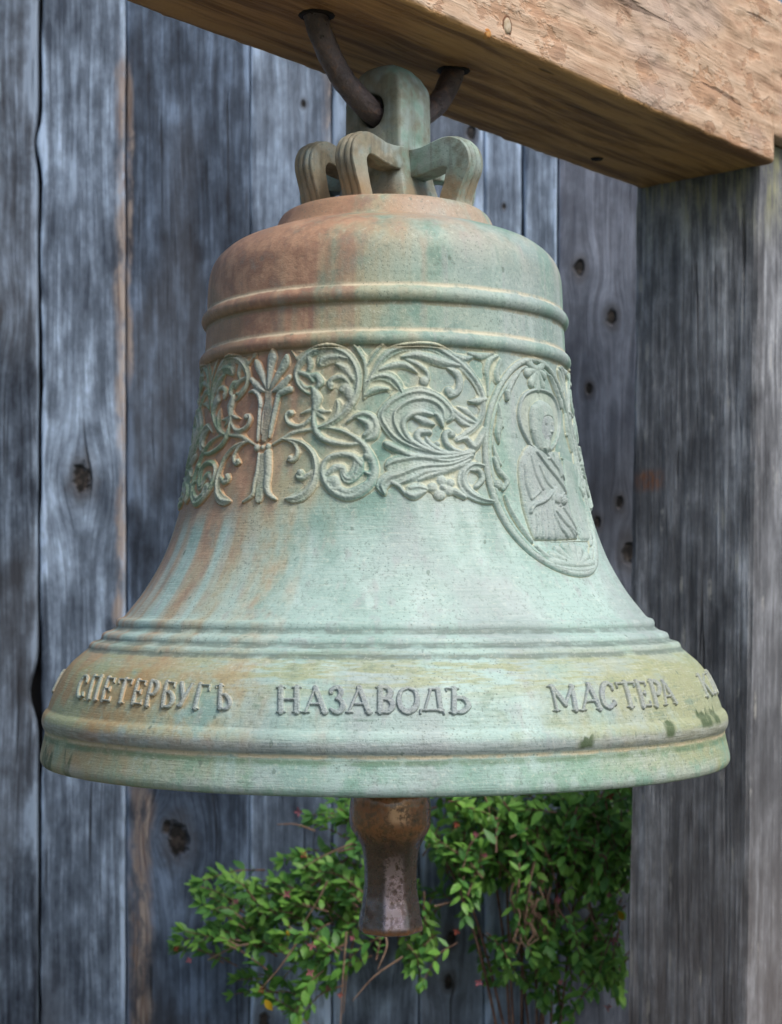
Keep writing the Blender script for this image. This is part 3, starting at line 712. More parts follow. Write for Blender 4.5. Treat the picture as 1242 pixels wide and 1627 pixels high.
CROP = {'A': (270, 540, 5.814), 'B': (380, 540, 5.814), 'C': (460, 530, 5.8125), 'D': (580, 530, 5.645), 'E': (580, 640, 5.645), 'F': (750, 540, 5.914), 'G': (750, 720, 5.645), 'P': (0, 0, 1.0)}
def conv(c, pts):
    ox, oy, k_ = CROP[c]; return [cast(ox+x/k_, oy+y/k_) for x, y in pts]
def wid(c, ws): return [w_/CROP[c][2] for w_ in ws]
def ink(fd, c, pts, ws, H=5.5, kind='r', groove=0, fat=1.0):
    if isinstance(ws, (int, float)): ws = [ws]*len(pts)
    fd.stroke(conv(c, pts), [w_*fat for w_ in wid(c, ws)], H, kind, groove)
def dot(fd, c, x, y, r, H=6.0): fd.stroke(conv(c, [(x, y)]), wid(c, [r]), H)
def local_field(boxpx, res=1.0, pad=10):
    pts = [cast(x, y) for x in np.linspace(boxpx[0], boxpx[2], 5) for y in np.linspace(boxpx[1], boxpx[3], 5)]
    a = np.array(pts); return Field(a[:, 0].min()-pad, a[:, 0].max()+pad, a[:, 1].min()-pad, a[:, 1].max()+pad, res)

bell = empty('bronze_bell', world(AX, 0, ZB)); tag(bell, 'large verdigris bronze bell with cast scrollwork, lettering and rust stains', 'bell')
BM = bell_material()

# --- palmette
pal = local_field((372, 545, 472, 815), 0.9)
for pts, ws in (([(280, 458), (295, 300), (312, 170), (314, 95)], [12, 38, 56, 22]), ([(264, 452), (225, 340), (182, 240), (165, 195)], [12, 38, 44, 16]),
                ([(240, 478), (175, 425), (125, 370)], [16, 40, 26]), ([(300, 456), (370, 330), (432, 220), (447, 150)], [12, 38, 52, 22]), ([(326, 478), (405, 425), (470, 350)], [16, 44, 30])):
    ink(pal, 'B', pts, ws, 6.0, groove=0)
dot(pal, 'B', 150, 145, 30, 4); ink(pal, 'B', [(150, 150), (118, 190), (110, 230)], [20, 14, 8], 3)
ink(pal, 'B', [(100, 490), (150, 478), (192, 520), (208, 600), (204, 640)], [12, 24, 26, 22, 12], 6)
ink(pal, 'B', [(480, 462), (430, 480), (375, 512), (352, 600), (330, 700), (302, 830), (290, 905)], [34, 34, 30, 28, 28, 24, 15], 6)
ink(pal, 'B', [(200, 560), (196, 700), (186, 850), (180, 935)], [16, 22, 22, 16], 5.5)
ink(pal, 'B', [(278, 490), (268, 700), (240, 915)], [45, 40, 40], 3.0, 'f')
ink(pal, 'B', [(242, 600), (226, 720), (215, 872)], [8, 14, 12], 5)
ink(pal, 'B', [(304, 600), (300, 680), (282, 760)], [10, 14, 8], 4.6)
dot(pal, 'B', 175, 1002, 36, 6); dot(pal, 'B', 278, 990, 32, 6); dot(pal, 'B', 226, 998, 26, 5)
ink(pal, 'B', [(192, 1060), (180, 1200), (150, 1330), (128, 1435), (40, 1502)], [26, 32, 30, 26, 16], 5.2, groove=1)
ink(pal, 'B', [(272, 1050), (274, 1200), (262, 1350), (282, 1430), (340, 1475)], [42, 40, 34, 28, 16], 6, groove=0)
ink(pal, 'B', [(225, 1070), (212, 1250), (188, 1475)], [26, 44, 40], 3.6, 'f')
ink(pal, 'B', [(200, 1080), (196, 1190)], [8, 12], 5); ink(pal, 'B', [(165, 1200), (175, 1250), (150, 1320)], [10, 14, 16], 5.6); dot(pal, 'B', 240, 1300, 16, 5.5)
pal.web(3, 0.7); pal.smooth(2); pal.grain(1.6, 1)

# --- leaf scroll to the right of the palmette
ls = local_field((425, 535, 622, 815), 0.9)
ink(ls, 'B', [(318, 968), (400, 920), (500, 866), (600, 842), (690, 828)], [16, 20, 22, 20, 18], 4.5)
ink(ls, 'B', [(410, 922), (500, 930), (600, 966), (680, 1050), (710, 1150), (705, 1260), (660, 1370), (580, 1440), (500, 1468), (428, 1472)], [14, 20, 24, 30, 34, 36, 46, 56, 44, 8], 6, groove=2)
ink(ls, 'B', [(440, 926), (510, 962), (545, 1030), (530, 1090), (495, 1122), (455, 1110)], [12, 18, 22, 24, 22, 16], 5); dot(ls, 'B', 478, 1092, 24, 6.5)
ink(ls, 'B', [(690, 1212), (640, 1252), (600, 1282), (552, 1278), (532, 1245)], [10, 24, 26, 22, 14], 5); dot(ls, 'B', 568, 1230, 34, 6.5)
ink(ls, 'C', [(225, 700), (234, 860), (290, 960), (400, 1010), (540, 1030), (650, 1020)], [14, 26, 28, 24, 20, 12], 6)
ink(ls, 'C', [(360, 876), (480, 903), (590, 955), (680, 1030), (730, 1110), (775, 1210), (772, 1320), (700, 1440), (560, 1515), (430, 1480), (340, 1390), (308, 1270), (350, 1165), (470, 1122), (590, 1140), (655, 1215)],
    [12, 22, 28, 32, 44, 46, 48, 46, 36, 34, 34, 32, 30, 34, 36, 34], 6, groove=1)
ink(ls, 'C', [(640, 1190), (620, 1280), (550, 1350), (500, 1310), (490, 1250)], [50, 62, 50, 30, 12], 5.6, groove=3)
ink(ls, 'C', [(345, 1310), (420, 1245), (490, 1245), (515, 1300)], [18, 36, 30, 12], 5); ink(ls, 'C', [(360, 1380), (410, 1360), (440, 1430), (400, 1450)], [26, 44, 36, 20], 6)
ink(ls, 'C', [(470, 1440), (530, 1470), (620, 1440), (720, 1370)], [30, 34, 26, 12], 5.8); ink(ls, 'C', [(330, 1200), (370, 1160)], [14, 18], 5)
dot(ls, 'C', 716, 1140, 34, 7); ink(ls, 'C', [(705, 1290), (750, 1310)], [16, 16], 7)
ink(ls, 'C', [(265, 1325), (310, 1395)], [10, 8], 4); ink(ls, 'C', [(790, 1400), (880, 1495)], [12, 10], 4)
ink(ls, 'C', [(270, 880), (420, 805), (540, 690), (612, 560), (632, 430), (610, 310), (540, 205), (430, 140), (320, 132), (200, 180), (112, 270), (68, 370), (88, 470), (150, 540), (195, 562)],
    [20, 34, 44, 40, 40, 42, 44, 46, 46, 46, 44, 36, 28, 20, 12], 6, groove=2)
ink(ls, 'C', [(545, 235), (430, 215), (320, 240), (285, 290)], [16, 62, 70, 26], 5.2, groove=2); ink(ls, 'C', [(440, 285), (520, 330), (590, 430)], [18, 56, 26], 5, groove=1)
ink(ls, 'C', [(562, 482), (500, 412), (420, 412), (375, 455), (385, 505)], [10, 24, 28, 30, 26], 5); dot(ls, 'C', 392, 478, 22, 6)
ink(ls, 'C', [(585, 650), (562, 570), (520, 510), (480, 530)], [26, 50, 52, 22], 5.4, groove=0); ink(ls, 'C', [(330, 866), (430, 770), (452, 670), (440, 620)], [26, 50, 44, 16], 4.8, groove=2)
ink(ls, 'C', [(205, 388), (262, 398), (290, 455), (262, 505)], [18, 34, 36, 18], 5.6); ink(ls, 'C', [(95, 362), (180, 392), (222, 445)], [18, 28, 16], 5.2); ink(ls, 'C', [(100, 440), (150, 500), (205, 492)], [14, 22, 12], 5); ink(ls, 'C', [(170, 200), (200, 290), (180, 350)], [30, 36, 20], 4.6)
ink(ls, 'C', [(225, 515), (256, 605), (238, 695)], [18, 54, 26], 6.6); ink(ls, 'C', [(238, 692), (170, 722), (108, 742)], [14, 22, 10], 5); ink(ls, 'C', [(240, 706), (310, 722), (385, 722)], [12, 22, 8], 5); ink(ls, 'C', [(260, 740), (320, 790)], [30, 14], 3.5)
ink(ls, 'B', [(672, 715), (610, 785), (530, 802), (462, 772), (438, 712), (462, 665)], [16, 26, 28, 28, 26, 18], 5.5, groove=1); dot(ls, 'B', 487, 680, 32, 6.5)
ink(ls, 'C', [(25, 165), (75, 238)], [12, 18], 4); ink(ls, 'C', [(142, 165), (80, 232)], [10, 22], 4); ink(ls, 'C', [(60, 170), (110, 170)], [14, 14], 3)
ink(ls, 'C', [(535, 822), (600, 772), (690, 742), (770, 782), (802, 860), (782, 950), (715, 985)], [14, 24, 30, 38, 42, 38, 18], 6, groove=1); ink(ls, 'C', [(640, 795), (720, 835), (742, 900), (690, 950)], [16, 46, 48, 20], 6.6, groove=1)
ls.web(7, 0.95); ls.smooth(2); ls.grain(1.6, 2)

# --- great acanthus scroll between the leaf scroll and the medallion
ac = local_field((568, 535, 800, 812), 0.9)
ink(ac, 'D', [(-12, 545), (60, 385), (150, 235), (270, 145), (450, 110), (620, 125), (740, 195), (860, 285), (960, 395), (1030, 520), (1052, 640), (1030, 765), (950, 865), (815, 955)],
    [12, 26, 40, 44, 42, 46, 50, 48, 46, 42, 30, 34, 34, 24], 5.6, groove=2)
ink(ac, 'D', [(330, 215), (450, 195), (580, 225), (700, 262), (835, 292)], [16, 42, 52, 52, 18], 6.2, groove=1)
ink(ac, 'D', [(130, 332), (230, 295), (350, 285), (465, 355)], [18, 36, 40, 10], 5.4, groove=1); ink(ac, 'D', [(360, 232), (470, 282), (550, 352), (560, 415)], [12, 24, 22, 20], 5); dot(ac, 'D', 525, 432, 44, 6.5)
ink(ac, 'D', [(738, 318), (818, 368), (842, 450), (820, 525), (755, 562)], [12, 36, 36, 32, 26], 5.6); dot(ac, 'D', 745, 522, 44, 6.2)
ink(ac, 'D', [(-5, 445), (120, 385), (220, 395), (290, 455), (335, 545)], [14, 40, 52, 48, 12], 5.4, groove=2); ink(ac, 'D', [(-5, 565), (90, 505), (205, 500)], [18, 40, 18], 4.6, groove=1)
ink(ac, 'C', [(598, 110), (650, 182), (692, 265), (700, 360)], [12, 22, 20, 14], 4.5); ink(ac, 'C', [(700, 330), (780, 205), (855, 108)], [14, 34, 20], 4.2, groove=2); ink(ac, 'C', [(640, 120), (690, 200)], [10, 16], 3.6)
ink(ac, 'C', [(690, 600), (700, 450), (712, 330)], [16, 26, 20], 3.4)
ink(ac, 'D', [(780, 190), (870, 228), (945, 218)], [18, 44, 20], 4.5, groove=1); ink(ac, 'D', [(925, 180), (1030, 205), (1140, 178)], [18, 36, 14], 4.8)
ink(ac, 'D', [(925, 612), (1000, 612), (1078, 592)], [14, 32, 14], 6.6); ink(ac, 'D', [(825, 662), (900, 702), (1000, 790)], [14, 30, 14], 4.8); ink(ac, 'D', [(775, 682), (880, 765), (985, 812)], [18, 26, 12], 5.4); ink(ac, 'D', [(785, 722), (860, 800), (935, 832)], [14, 28, 12], 5)
for pts, ws, H_, g_ in (
    ([(950, 440), (750, 480), (500, 430), (300, 340), (190, 220), (150, 120), (200, 30), (330, -58), (480, -98), (620, -58), (720, 20), (772, 110), (735, 172)], [26, 30, 32, 38, 40, 42, 42, 46, 46, 44, 42, 38, 16], 5.0, 2),
    ([(900, 450), (700, 470), (500, 410), (350, 330), (268, 200), (270, 90), (370, 0), (500, -32), (620, 0), (690, 80), (688, 175)], [20, 24, 28, 30, 38, 42, 46, 48, 46, 40, 14], 5.8, 2),
    ([(850, 450), (650, 460), (450, 380), (368, 300), (338, 190), (388, 122), (490, 92), (595, 112)], [14, 20, 24, 26, 28, 28, 28, 14], 6.4, 0),
    ([(440, 132), (530, 172), (605, 198)], [16, 38, 18], 5.4, 0), ([(615, 100), (660, 140), (690, 215)], [12, 30, 14], 5.8, 0),
    ([(700, 480), (560, 412), (468, 332), (480, 272), (572, 272)], [14, 24, 28, 34, 26], 6.0, 0),
    ([(800, 470), (680, 442), (590, 392), (555, 345), (545, 320)], [14, 24, 26, 22, 12], 5.6, 0),
    ([(880, 450), (790, 430), (722, 370), (708, 292), (752, 262)], [14, 24, 28, 28, 22], 6.0, 0),
    ([(960, 450), (700, 500), (450, 490), (320, 440), (210, 385), (180, 372)], [26, 34, 34, 38, 42, 22], 5.6, 1),
    ([(950, 470), (750, 530), (500, 500), (350, 512), (235, 542), (188, 582)], [22, 36, 38, 48, 46, 10], 5.4, 2),
    ([(950, 482), (760, 560), (500, 580), (330, 642), (205, 685), (150, 745), (172, 825)], [22, 38, 44, 50, 58, 50, 14], 5.8, 2),
    ([(930, 520), (760, 600), (560, 622), (420, 682), (300, 735)], [18, 34, 38, 38, 12], 5.2, 1),
    ([(900, 560), (700, 622), (560, 662), (478, 702)], [18, 34, 34, 18], 4.8, 1),
    ([(400, 772), (480, 762), (555, 782)], [36, 44, 16], 4.2, 2), ([(365, 815), (440, 842), (535, 800)], [26, 34, 14], 5.2, 1), ([(800, 800), (885, 852)], [38, 22], 5.0, 1), ([(235, 718), (300, 752), (362, 832)], [18, 20, 10], 4.6, 0),
    ([(1060, 572), (960, 562), (882, 622), (870, 722), (930, 812), (1040, 872), (1145, 892)], [18, 28, 38, 48, 46, 36, 18], 5.6, 2), ([(955, 612), (1020, 622), (1040, 692), (985, 760)], [14, 26, 28, 22], 5.4, 0),
    ([(820, 350), (900, 330), (970, 400), (1040, 302), (1062, 240)], [14, 30, 40, 40, 22], 5.8, 1)):
    ink(ac, 'E', pts, ws, H_*1.3, groove=g_, fat=1.0)
dot(ac, 'E', 640, 376, 26, 6.4); dot(ac, 'E', 768, 285, 36, 6.6)
for a, b, r_ in ((600, 762, 44), (680, 702, 44), (760, 722, 38), (745, 790, 44), (662, 830, 48)): dot(ac, 'E', a, b, r_, 5.4)
dot(ac, 'E', 692, 766, 28, 7)
ink(ac, 'D', [(1090, 560), (1090, 440), (1082, 330), (1112, 242), (1182, 200)], [16, 24, 38, 42, 16], 5.0, groove=1); ink(ac, 'D', [(1180, 425), (1170, 350), (1205, 240)], [38, 38, 18], 6, groove=1)
lf_o = conv('E', [(430, 410), (300, 345), (175, 230), (120, 120), (150, 30), (215, -35), (300, -70), (350, -105), (440, -130), (520, -125), (590, -95), (660, -85), (740, -20), (790, 70), (770, 150), (700, 190), (660, 120), (590, 110), (490, 92), (388, 122), (338, 190), (368, 300), (450, 380)])
ac.poly(lf_o, 3.9, 6)
ac.poly(conv('E', [(960, 440), (700, 480), (450, 470), (300, 420), (170, 350), (165, 400), (300, 460), (200, 520), (170, 590), (200, 640), (120, 700), (130, 780), (170, 835), (215, 740), (330, 720), (440, 690), (470, 715), (560, 665), (760, 620), (930, 540)]), 3.4, 6)
ac.web(6, 0.85); ac.smooth(1); ac.grain(1.3, 3)

# --- medallion: oval frame, shells, garland and the veiled figure
tp = cast(851, 573); bt = cast(918, 913); lf = cast(769, 720)
MA = 0.5*(tp[0]+bt[0])-2; ML = 0.5*(tp[1]+bt[1]); MB_ = 0.5*(bt[1]-tp[1]); MW = MA-lf[0]
EL = [(MA+MW*math.sin(t), ML-MB_*math.cos(t)) for t in np.linspace(0, 2*math.pi, 49)]
md = Field(MA-MW-14, MA+MW+14, ML-MB_-14, ML+MB_+14, 0.9)
md.stroke(EL, [5.2]*49, 6.0); 
ELi = [(MA+(MW-8.5)*math.sin(t), ML-(MB_-9)*math.cos(t)) for t in np.linspace(0, 2*math.pi, 49)]
md.stroke(ELi, [3.2]*49, 3.4)
md.smooth(2); md.grain(2.0, 4)
def sym(fd, c, pts, ws, H, kind='r', groove=0):
    q = conv(c, pts); w2 = wid(c, ws if not isinstance(ws, (int, float)) else [ws]*len(pts))
    fd.stroke(q, w2, H, kind, groove)
gl = Field(MA-MW-4, MA+MW+4, ML-MB_-4, ML+MB_+4, 0.9)
sym(gl, 'F', [(440, 285), (375, 380), (342, 455), (312, 562)], [16, 40, 36, 18], 5, groove=1); sym(gl, 'F', [(320, 500), (322, 560)], [34, 22], 5.6)
sym(gl, 'F', [(235, 600), (252, 750), (232, 880), (242, 975)], [14, 40, 42, 12], 5, groove=1)
sym(gl, 'F', [(190, 990), (215, 1090), (260, 1180)], [12, 26, 16], 4)
sym(gl, 'G', [(185, 50), (235, 170), (302, 250), (268, 335)], [18, 30, 30, 14], 5); sym(gl, 'G', [(228, 285)], [46], 5)
sym(gl, 'G', [(290, 390), (340, 520), (440, 682), (525, 805)], [18, 26, 30, 18], 4.6, groove=1); sym(gl, 'G', [(560, 845), (660, 930), (800, 1010)], [22, 34, 16], 4.6, groove=1)
dot(gl, 'F', 280, 815, 18, 4)
gl.smooth(2); gl.h *= 1.35; gl.grain(2.0, 5)
sh = Field(MA-60, MA+60, ML-MB_-6, ML-MB_+70, 0.8)
s_top = cast(852, 584)
for a in np.linspace(-118, 118, 7):
    t = math.radians(a); R_ = 26 if abs(a) > 60 else 27
    sh.stroke([(MA, s_top[1]+4), (MA+R_*0.85*math.sin(t), s_top[1]+6+R_*math.cos(t)*0.95)], [2.5, 8.0], 6.2)
sh.stroke([(MA-16, s_top[1]-1), (MA, s_top[1]+3), (MA+16, s_top[1]-1)], [5, 6, 5], 6.5); sh.smooth(2)
sb_ = Field(MA-70, MA+70, ML+MB_-80, ML+MB_+8, 0.8)
for a in np.linspace(-80, 80, 8):
    t = math.radians(a); sb_.stroke([(MA, ML+MB_-12), (MA+44*math.sin(t), ML+MB_-14-30*math.cos(t))], [3, 8.5], 4.6)
sb_.stroke([(MA-48, ML+MB_-12), (MA-26, ML+MB_-7), (MA, ML+MB_-5), (MA+26, ML+MB_-7), (MA+48, ML+MB_-12)], [3, 4.5, 5, 4.5, 3], 4.5); sb_.smooth(2); sb_.h *= 1.5

hd = local_field((815, 610, 905, 728), 0.8, 14)
hc = cast(857, 660)
hal = [tuple(p_) for p_ in densify(np.array(conv('F', [(530, 985), (450, 820), (430, 680), (470, 535), (560, 478), (660, 482), (748, 545), (795, 680), (800, 840), (765, 975), (690, 1050), (600, 1055), (530, 985)])), 6)]
hd.poly(hal, 1.6, 4)
hd.stroke(hal, [3.0]*len(hal), 6.5); hd.smooth(2)
fg = local_field((812, 630, 925, 862), 0.7, 10)
body_px = [('F', 520, 985), ('F', 470, 1040), ('F', 425, 1140), ('G', 402, 180), ('G', 412, 300), ('G', 448, 500), ('G', 505, 690), ('G', 548, 785), ('G', 720, 788), ('G', 935, 775), ('G', 905, 660), ('G', 862, 520), ('G', 822, 390), ('G', 800, 200), ('G', 770, 60), ('F', 765, 1050), ('F', 700, 1055), ('F', 600, 1000)]
fg.poly([conv(c, [(a, b)])[0] for c, a, b in body_px], 6.5, 16)
veil = [('F', a, b) for a, b in ((515, 700), (530, 625), (570, 585), (612, 562), (675, 595), (715, 655), (735, 760), (722, 880), (705, 965), (712, 1050), (650, 1085), (585, 1040), (552, 950), (525, 850))]
fg.poly([conv(c, [(a, b)])[0] for c, a, b in veil], 9.5, 10)
ink(fg, 'F', [(625, 585), (632, 660), (625, 720)], [8, 14, 10], 10.4); ink(fg, 'F', [(560, 620), (550, 760), (580, 900), (620, 1010), (660, 1075)], [10, 16, 16, 14, 10], 10.2); ink(fg, 'F', [(680, 610), (728, 740), (722, 860), (700, 960)], [10, 12, 12, 10], 10.2); ink(fg, 'F', [(600, 720), (588, 830), (605, 930)], [8, 10, 8], 10.4)
# the face set back in the veil's opening
fc = local_field((812, 630, 925, 862), 0.7, 10)
fc.poly(conv('F', [(605, 790), (625, 735), (660, 718), (700, 735), (725, 790), (722, 870), (700, 935), (668, 962), (632, 945), (608, 880)]), 2.6, 8)
fm = fc.h > 0
fn = local_field((812, 630, 925, 862), 0.7, 10)
for c, pts, ws, H_ in (('F', [(690, 790), (698, 850), (692, 882)], [9, 13, 16], 4.6), ('F', [(655, 912), (692, 908)], [7, 7], 1.3), ('F', [(666, 944)], [14], 0.7)):
    ink(fn, c, pts, ws, H_)
fg.h = np.where(fm, 7.4+fc.h*0.8+fn.h, fg.h).astype(np.float32)
for a, b in ((648, 815), (708, 812)):
    e = conv('F', [(a, b)])[0]; gs = fg.s0+np.arange(fg.ns)[:, None]*fg.res; gl_ = fg.l0+np.arange(fg.nl)[None, :]*fg.res
    fg.h = fg.h-2.4*np.exp(-(((gs-e[0])/3.6)**2+((gl_-e[1])/2.0)**2)).astype(np.float32)*fm
# drapery: ridges added on the body
fold = local_field((812, 630, 925, 862), 0.7, 10)
for c, pts, ws, H_ in (
    ('F', [(662, 965), (664, 1045)], [30, 32], 1.5),
    ('G', [(545, 0), (640, 132), (740, 262), (830, 400)], [14, 15, 15, 12], 3.4), ('G', [(605, -30), (700, 110), (800, 250)], [11, 12, 11], 3.0), ('G', [(650, 60), (700, -20), (740, -60)], [12, 14, 12], 2.6), ('G', [(735, -40), (725, 100), (760, 220)], [12, 16, 14], 2.6), ('G', [(780, 0), (778, 120), (805, 250)], [10, 11, 10], 2.4),
    ('G', [(705, 330), (625, 432), (525, 482), (498, 545)], [16, 18, 18, 14], 3.4), ('G', [(690, 400), (690, 470), (700, 540)], [12, 14, 12], 2.6),
    ('G', [(545, 560), (560, 660), (560, 765)], [14, 16, 16], 2.4), ('G', [(592, 545), (605, 660), (612, 770)], [11, 14, 14], 2.6), ('G', [(640, 530), (655, 660), (668, 772)], [11, 14, 14], 2.6), ('G', [(680, 560), (705, 680), (732, 775)], [11, 14, 14], 2.6), ('G', [(705, 560), (760, 680), (838, 768)], [12, 16, 14], 3.0), ('G', [(715, 530), (800, 640), (905, 742)], [13, 16, 12], 3.2), ('G', [(780, 500), (850, 610), (905, 690)], [12, 15, 11], 2.8), ('G', [(840, 690), (900, 760)], [11, 11], 2.2),
    ('G', [(450, 120), (470, 300), (500, 420)], [18, 24, 16], 2.4), ('G', [(500, 40), (545, 200), (600, 330)], [14, 22, 16], 2.6), ('G', [(510, 420), (580, 350)], [12, 12], 2.4), ('G', [(570, 120), (640, 270), (690, 330)], [12, 18, 12], 2.2),
    # hands folded on the breast
    ('G', [(700, 415), (745, 425), (780, 440)], [44, 48, 34], 3.2), ('G', [(690, 395), (705, 350), (712, 320)], [15, 14, 11], 4.4)):
    ink(fold, c, pts, ws, H_)
fing = local_field((812, 630, 925, 862), 0.7, 10)
for pts in ([(738, 418), (790, 370)], [(748, 440), (806, 392)], [(754, 462), (810, 420)], [(752, 482), (802, 452)]): ink(fing, 'G', pts, [13, 10], 2.2)
fg.h = np.where((fg.h > 0) | (fold.h > 0), fg.h+(fold.h*1.45+fing.h*1.5)*np.clip(fg.h/3, 0.3, 1), 0).astype(np.float32)
fg.smooth(1)
st_ = local_field((880, 720, 945, 865), 0.9, 6)
st_.poly(conv('G', [(800, 40), (870, 85), (925, 130), (950, 300), (1000, 520), (1080, 785), (960, 785), (905, 650), (860, 510), (825, 380)]), 4.2, 5)
ink(st_, 'G', [(800, 50), (870, 95), (928, 135)], [14, 16, 14], 4.6); ink(st_, 'G', [(548, 792), (720, 796), (960, 788), (1085, 792)], [6, 8, 8, 6], 3.0); st_.smooth(2)

TPAL = cast(CROP['B'][0]+245/5.814, 700)[0]/RREF; TMED = MA/RREF
def part(name, fd, parent=bell, mirrors=(None,), lift=0.0, tint=0.0):
    out = []
    for m_ in mirrors:
        out.append(link(name, fd.mesh(name, BM, m_, lift, tint), parent))
    return out
part('palmette', pal)
part('leaf_scroll', ls, mirrors=(None, TPAL)); part('acanthus_scroll', ac, mirrors=(None, TPAL, TMED))
part('leaf_scroll', ls, mirrors=(TMED,)); part('palmette', pal, mirrors=(TMED,))
mo = part('medallion', md)[0]; mo['label'] = 'oval cast medallion with a veiled haloed figure'
part('garland', gl, mo, mirrors=(None, TMED)); part('shell', sh, mo); part('shell', sb_, mo); part('halo', hd, mo, tint=0.30); part('book_stand', st_, mo); TM = np.full(fg.h.shape, 0.45, np.float32); vm_ = Field(fg.s0, fg.s0+(fg.ns-1)*fg.res+0.01, fg.l0, fg.l0+(fg.nl-1)*fg.res+0.01, fg.res)
vm_.poly([conv(c, [(a, b)])[0] for c, a, b in veil], 1, 2); TM[vm_.h[:fg.ns, :fg.nl] > 0] = 0.12; TM[fm[:fg.ns, :fg.nl]] = 0.7
part('figure', fg, mo, lift=0.6, tint=TM)
mo2 = part('medallion', md, mirrors=(TPAL,))[0]; part('garland', gl, mo2, mirrors=(TPAL,))

# combined coverage, to lay the lime crust on the ground of the relief
def cover(th, l):
    s_ = th*RREF; out = np.zeros(th.shape)
    for fd, ms in ((pal, (None, TMED)), (ls, (None, TPAL, TMED)), (ac, (None, TPAL, TMED)), (md, (None, TPAL)), (gl, (None, TMED)), (hd, (None,)), (fg, (None,))):
        hb = (fd.h > 0.3).astype(np.float32)
        for _ in range(9):
            p = np.pad(hb, 1, mode='edge'); hb = (p[:-2, 1:-1]+p[2:, 1:-1]+p[1:-1, :-2]+p[1:-1, 2:]+p[1:-1, 1:-1])/5
        for m_ in ms:
            q = s_ if m_ is None else 2*m_*RREF-s_
            i = np.round((q-fd.s0)/fd.res).astype(int); j = np.round((l-fd.l0)/fd.res).astype(int)
            ok = (i >= 0) & (i < fd.ns) & (j >= 0) & (j < fd.nl)
            v = np.zeros(th.shape); v[ok] = hb[i[ok], j[ok]]; out = np.maximum(out, v)
    return out

# --- body, hollow
inner = np.array([(526, ZB), (512, ZB+1), (498, ZB+6), (488, ZB+22), (462, ZB+60), (425, ZB+120), (385, ZB+190), (345, ZB+260), (312, ZB+340), (288, ZB+430), (270, ZB+530), (260, ZB+640), (255, ZB+740), (235, ZB+780), (190, ZB+800), (100, ZB+808), (0.0, ZB+810)])
FULL = np.vstack([OP, np.array([(532.5, ZB+0.8), (529.5, ZB+0.1), (526, ZB)]), inner[1:]])
NT_ = 720
thv = np.linspace(-math.pi, math.pi, NT_, endpoint=False)
npf = len(FULL); TH = np.repeat(thv[:, None], npf, 1); RR = np.repeat(FULL[None, :, 0], NT_, 0); ZZ = np.repeat(FULL[None, :, 1], NT_, 0)
LLi = np.concatenate([AL, np.full(npf-len(AL), -999.0)]); LL = np.repeat(LLi[None], NT_, 0)
halo = np.where(LL > 0, cover(TH, LL), 0.0)
wobble = np.array([[0.9*mn.noise((math.cos(t)*2.2, math.sin(t)*2.2, zz*0.012))+0.35*mn.noise((math.cos(t)*9, math.sin(t)*9, zz*0.05)) for zz in FULL[::6, 1]] for t in thv[::4]])
wb = np.stack([np.interp(np.arange(npf), np.arange(npf)[::6], row) for row in wobble]); wb = np.repeat(wb, 4, 0)[:NT_]
k5 = np.ones(9)/9; wb = np.stack([np.convolve(np.concatenate([c[-4:], c, c[:4]]), k5, 'valid') for c in wb.T]).T
fade = np.clip(RR/100, 0, 1)*(LL >= 0)
RR = RR+wb*fade*0.9
V = np.stack([RR*np.sin(TH)*S, -RR*np.cos(TH)*S, (ZZ-ZB)*S], -1).reshape(-1, 3)
F = grid_faces(NT_, npf, True)
body = link('body', mesh_np('body', V, F, BM, True, {'relief': np.zeros(V.shape[0]), 'halo': halo.ravel()*0.95}), bell)

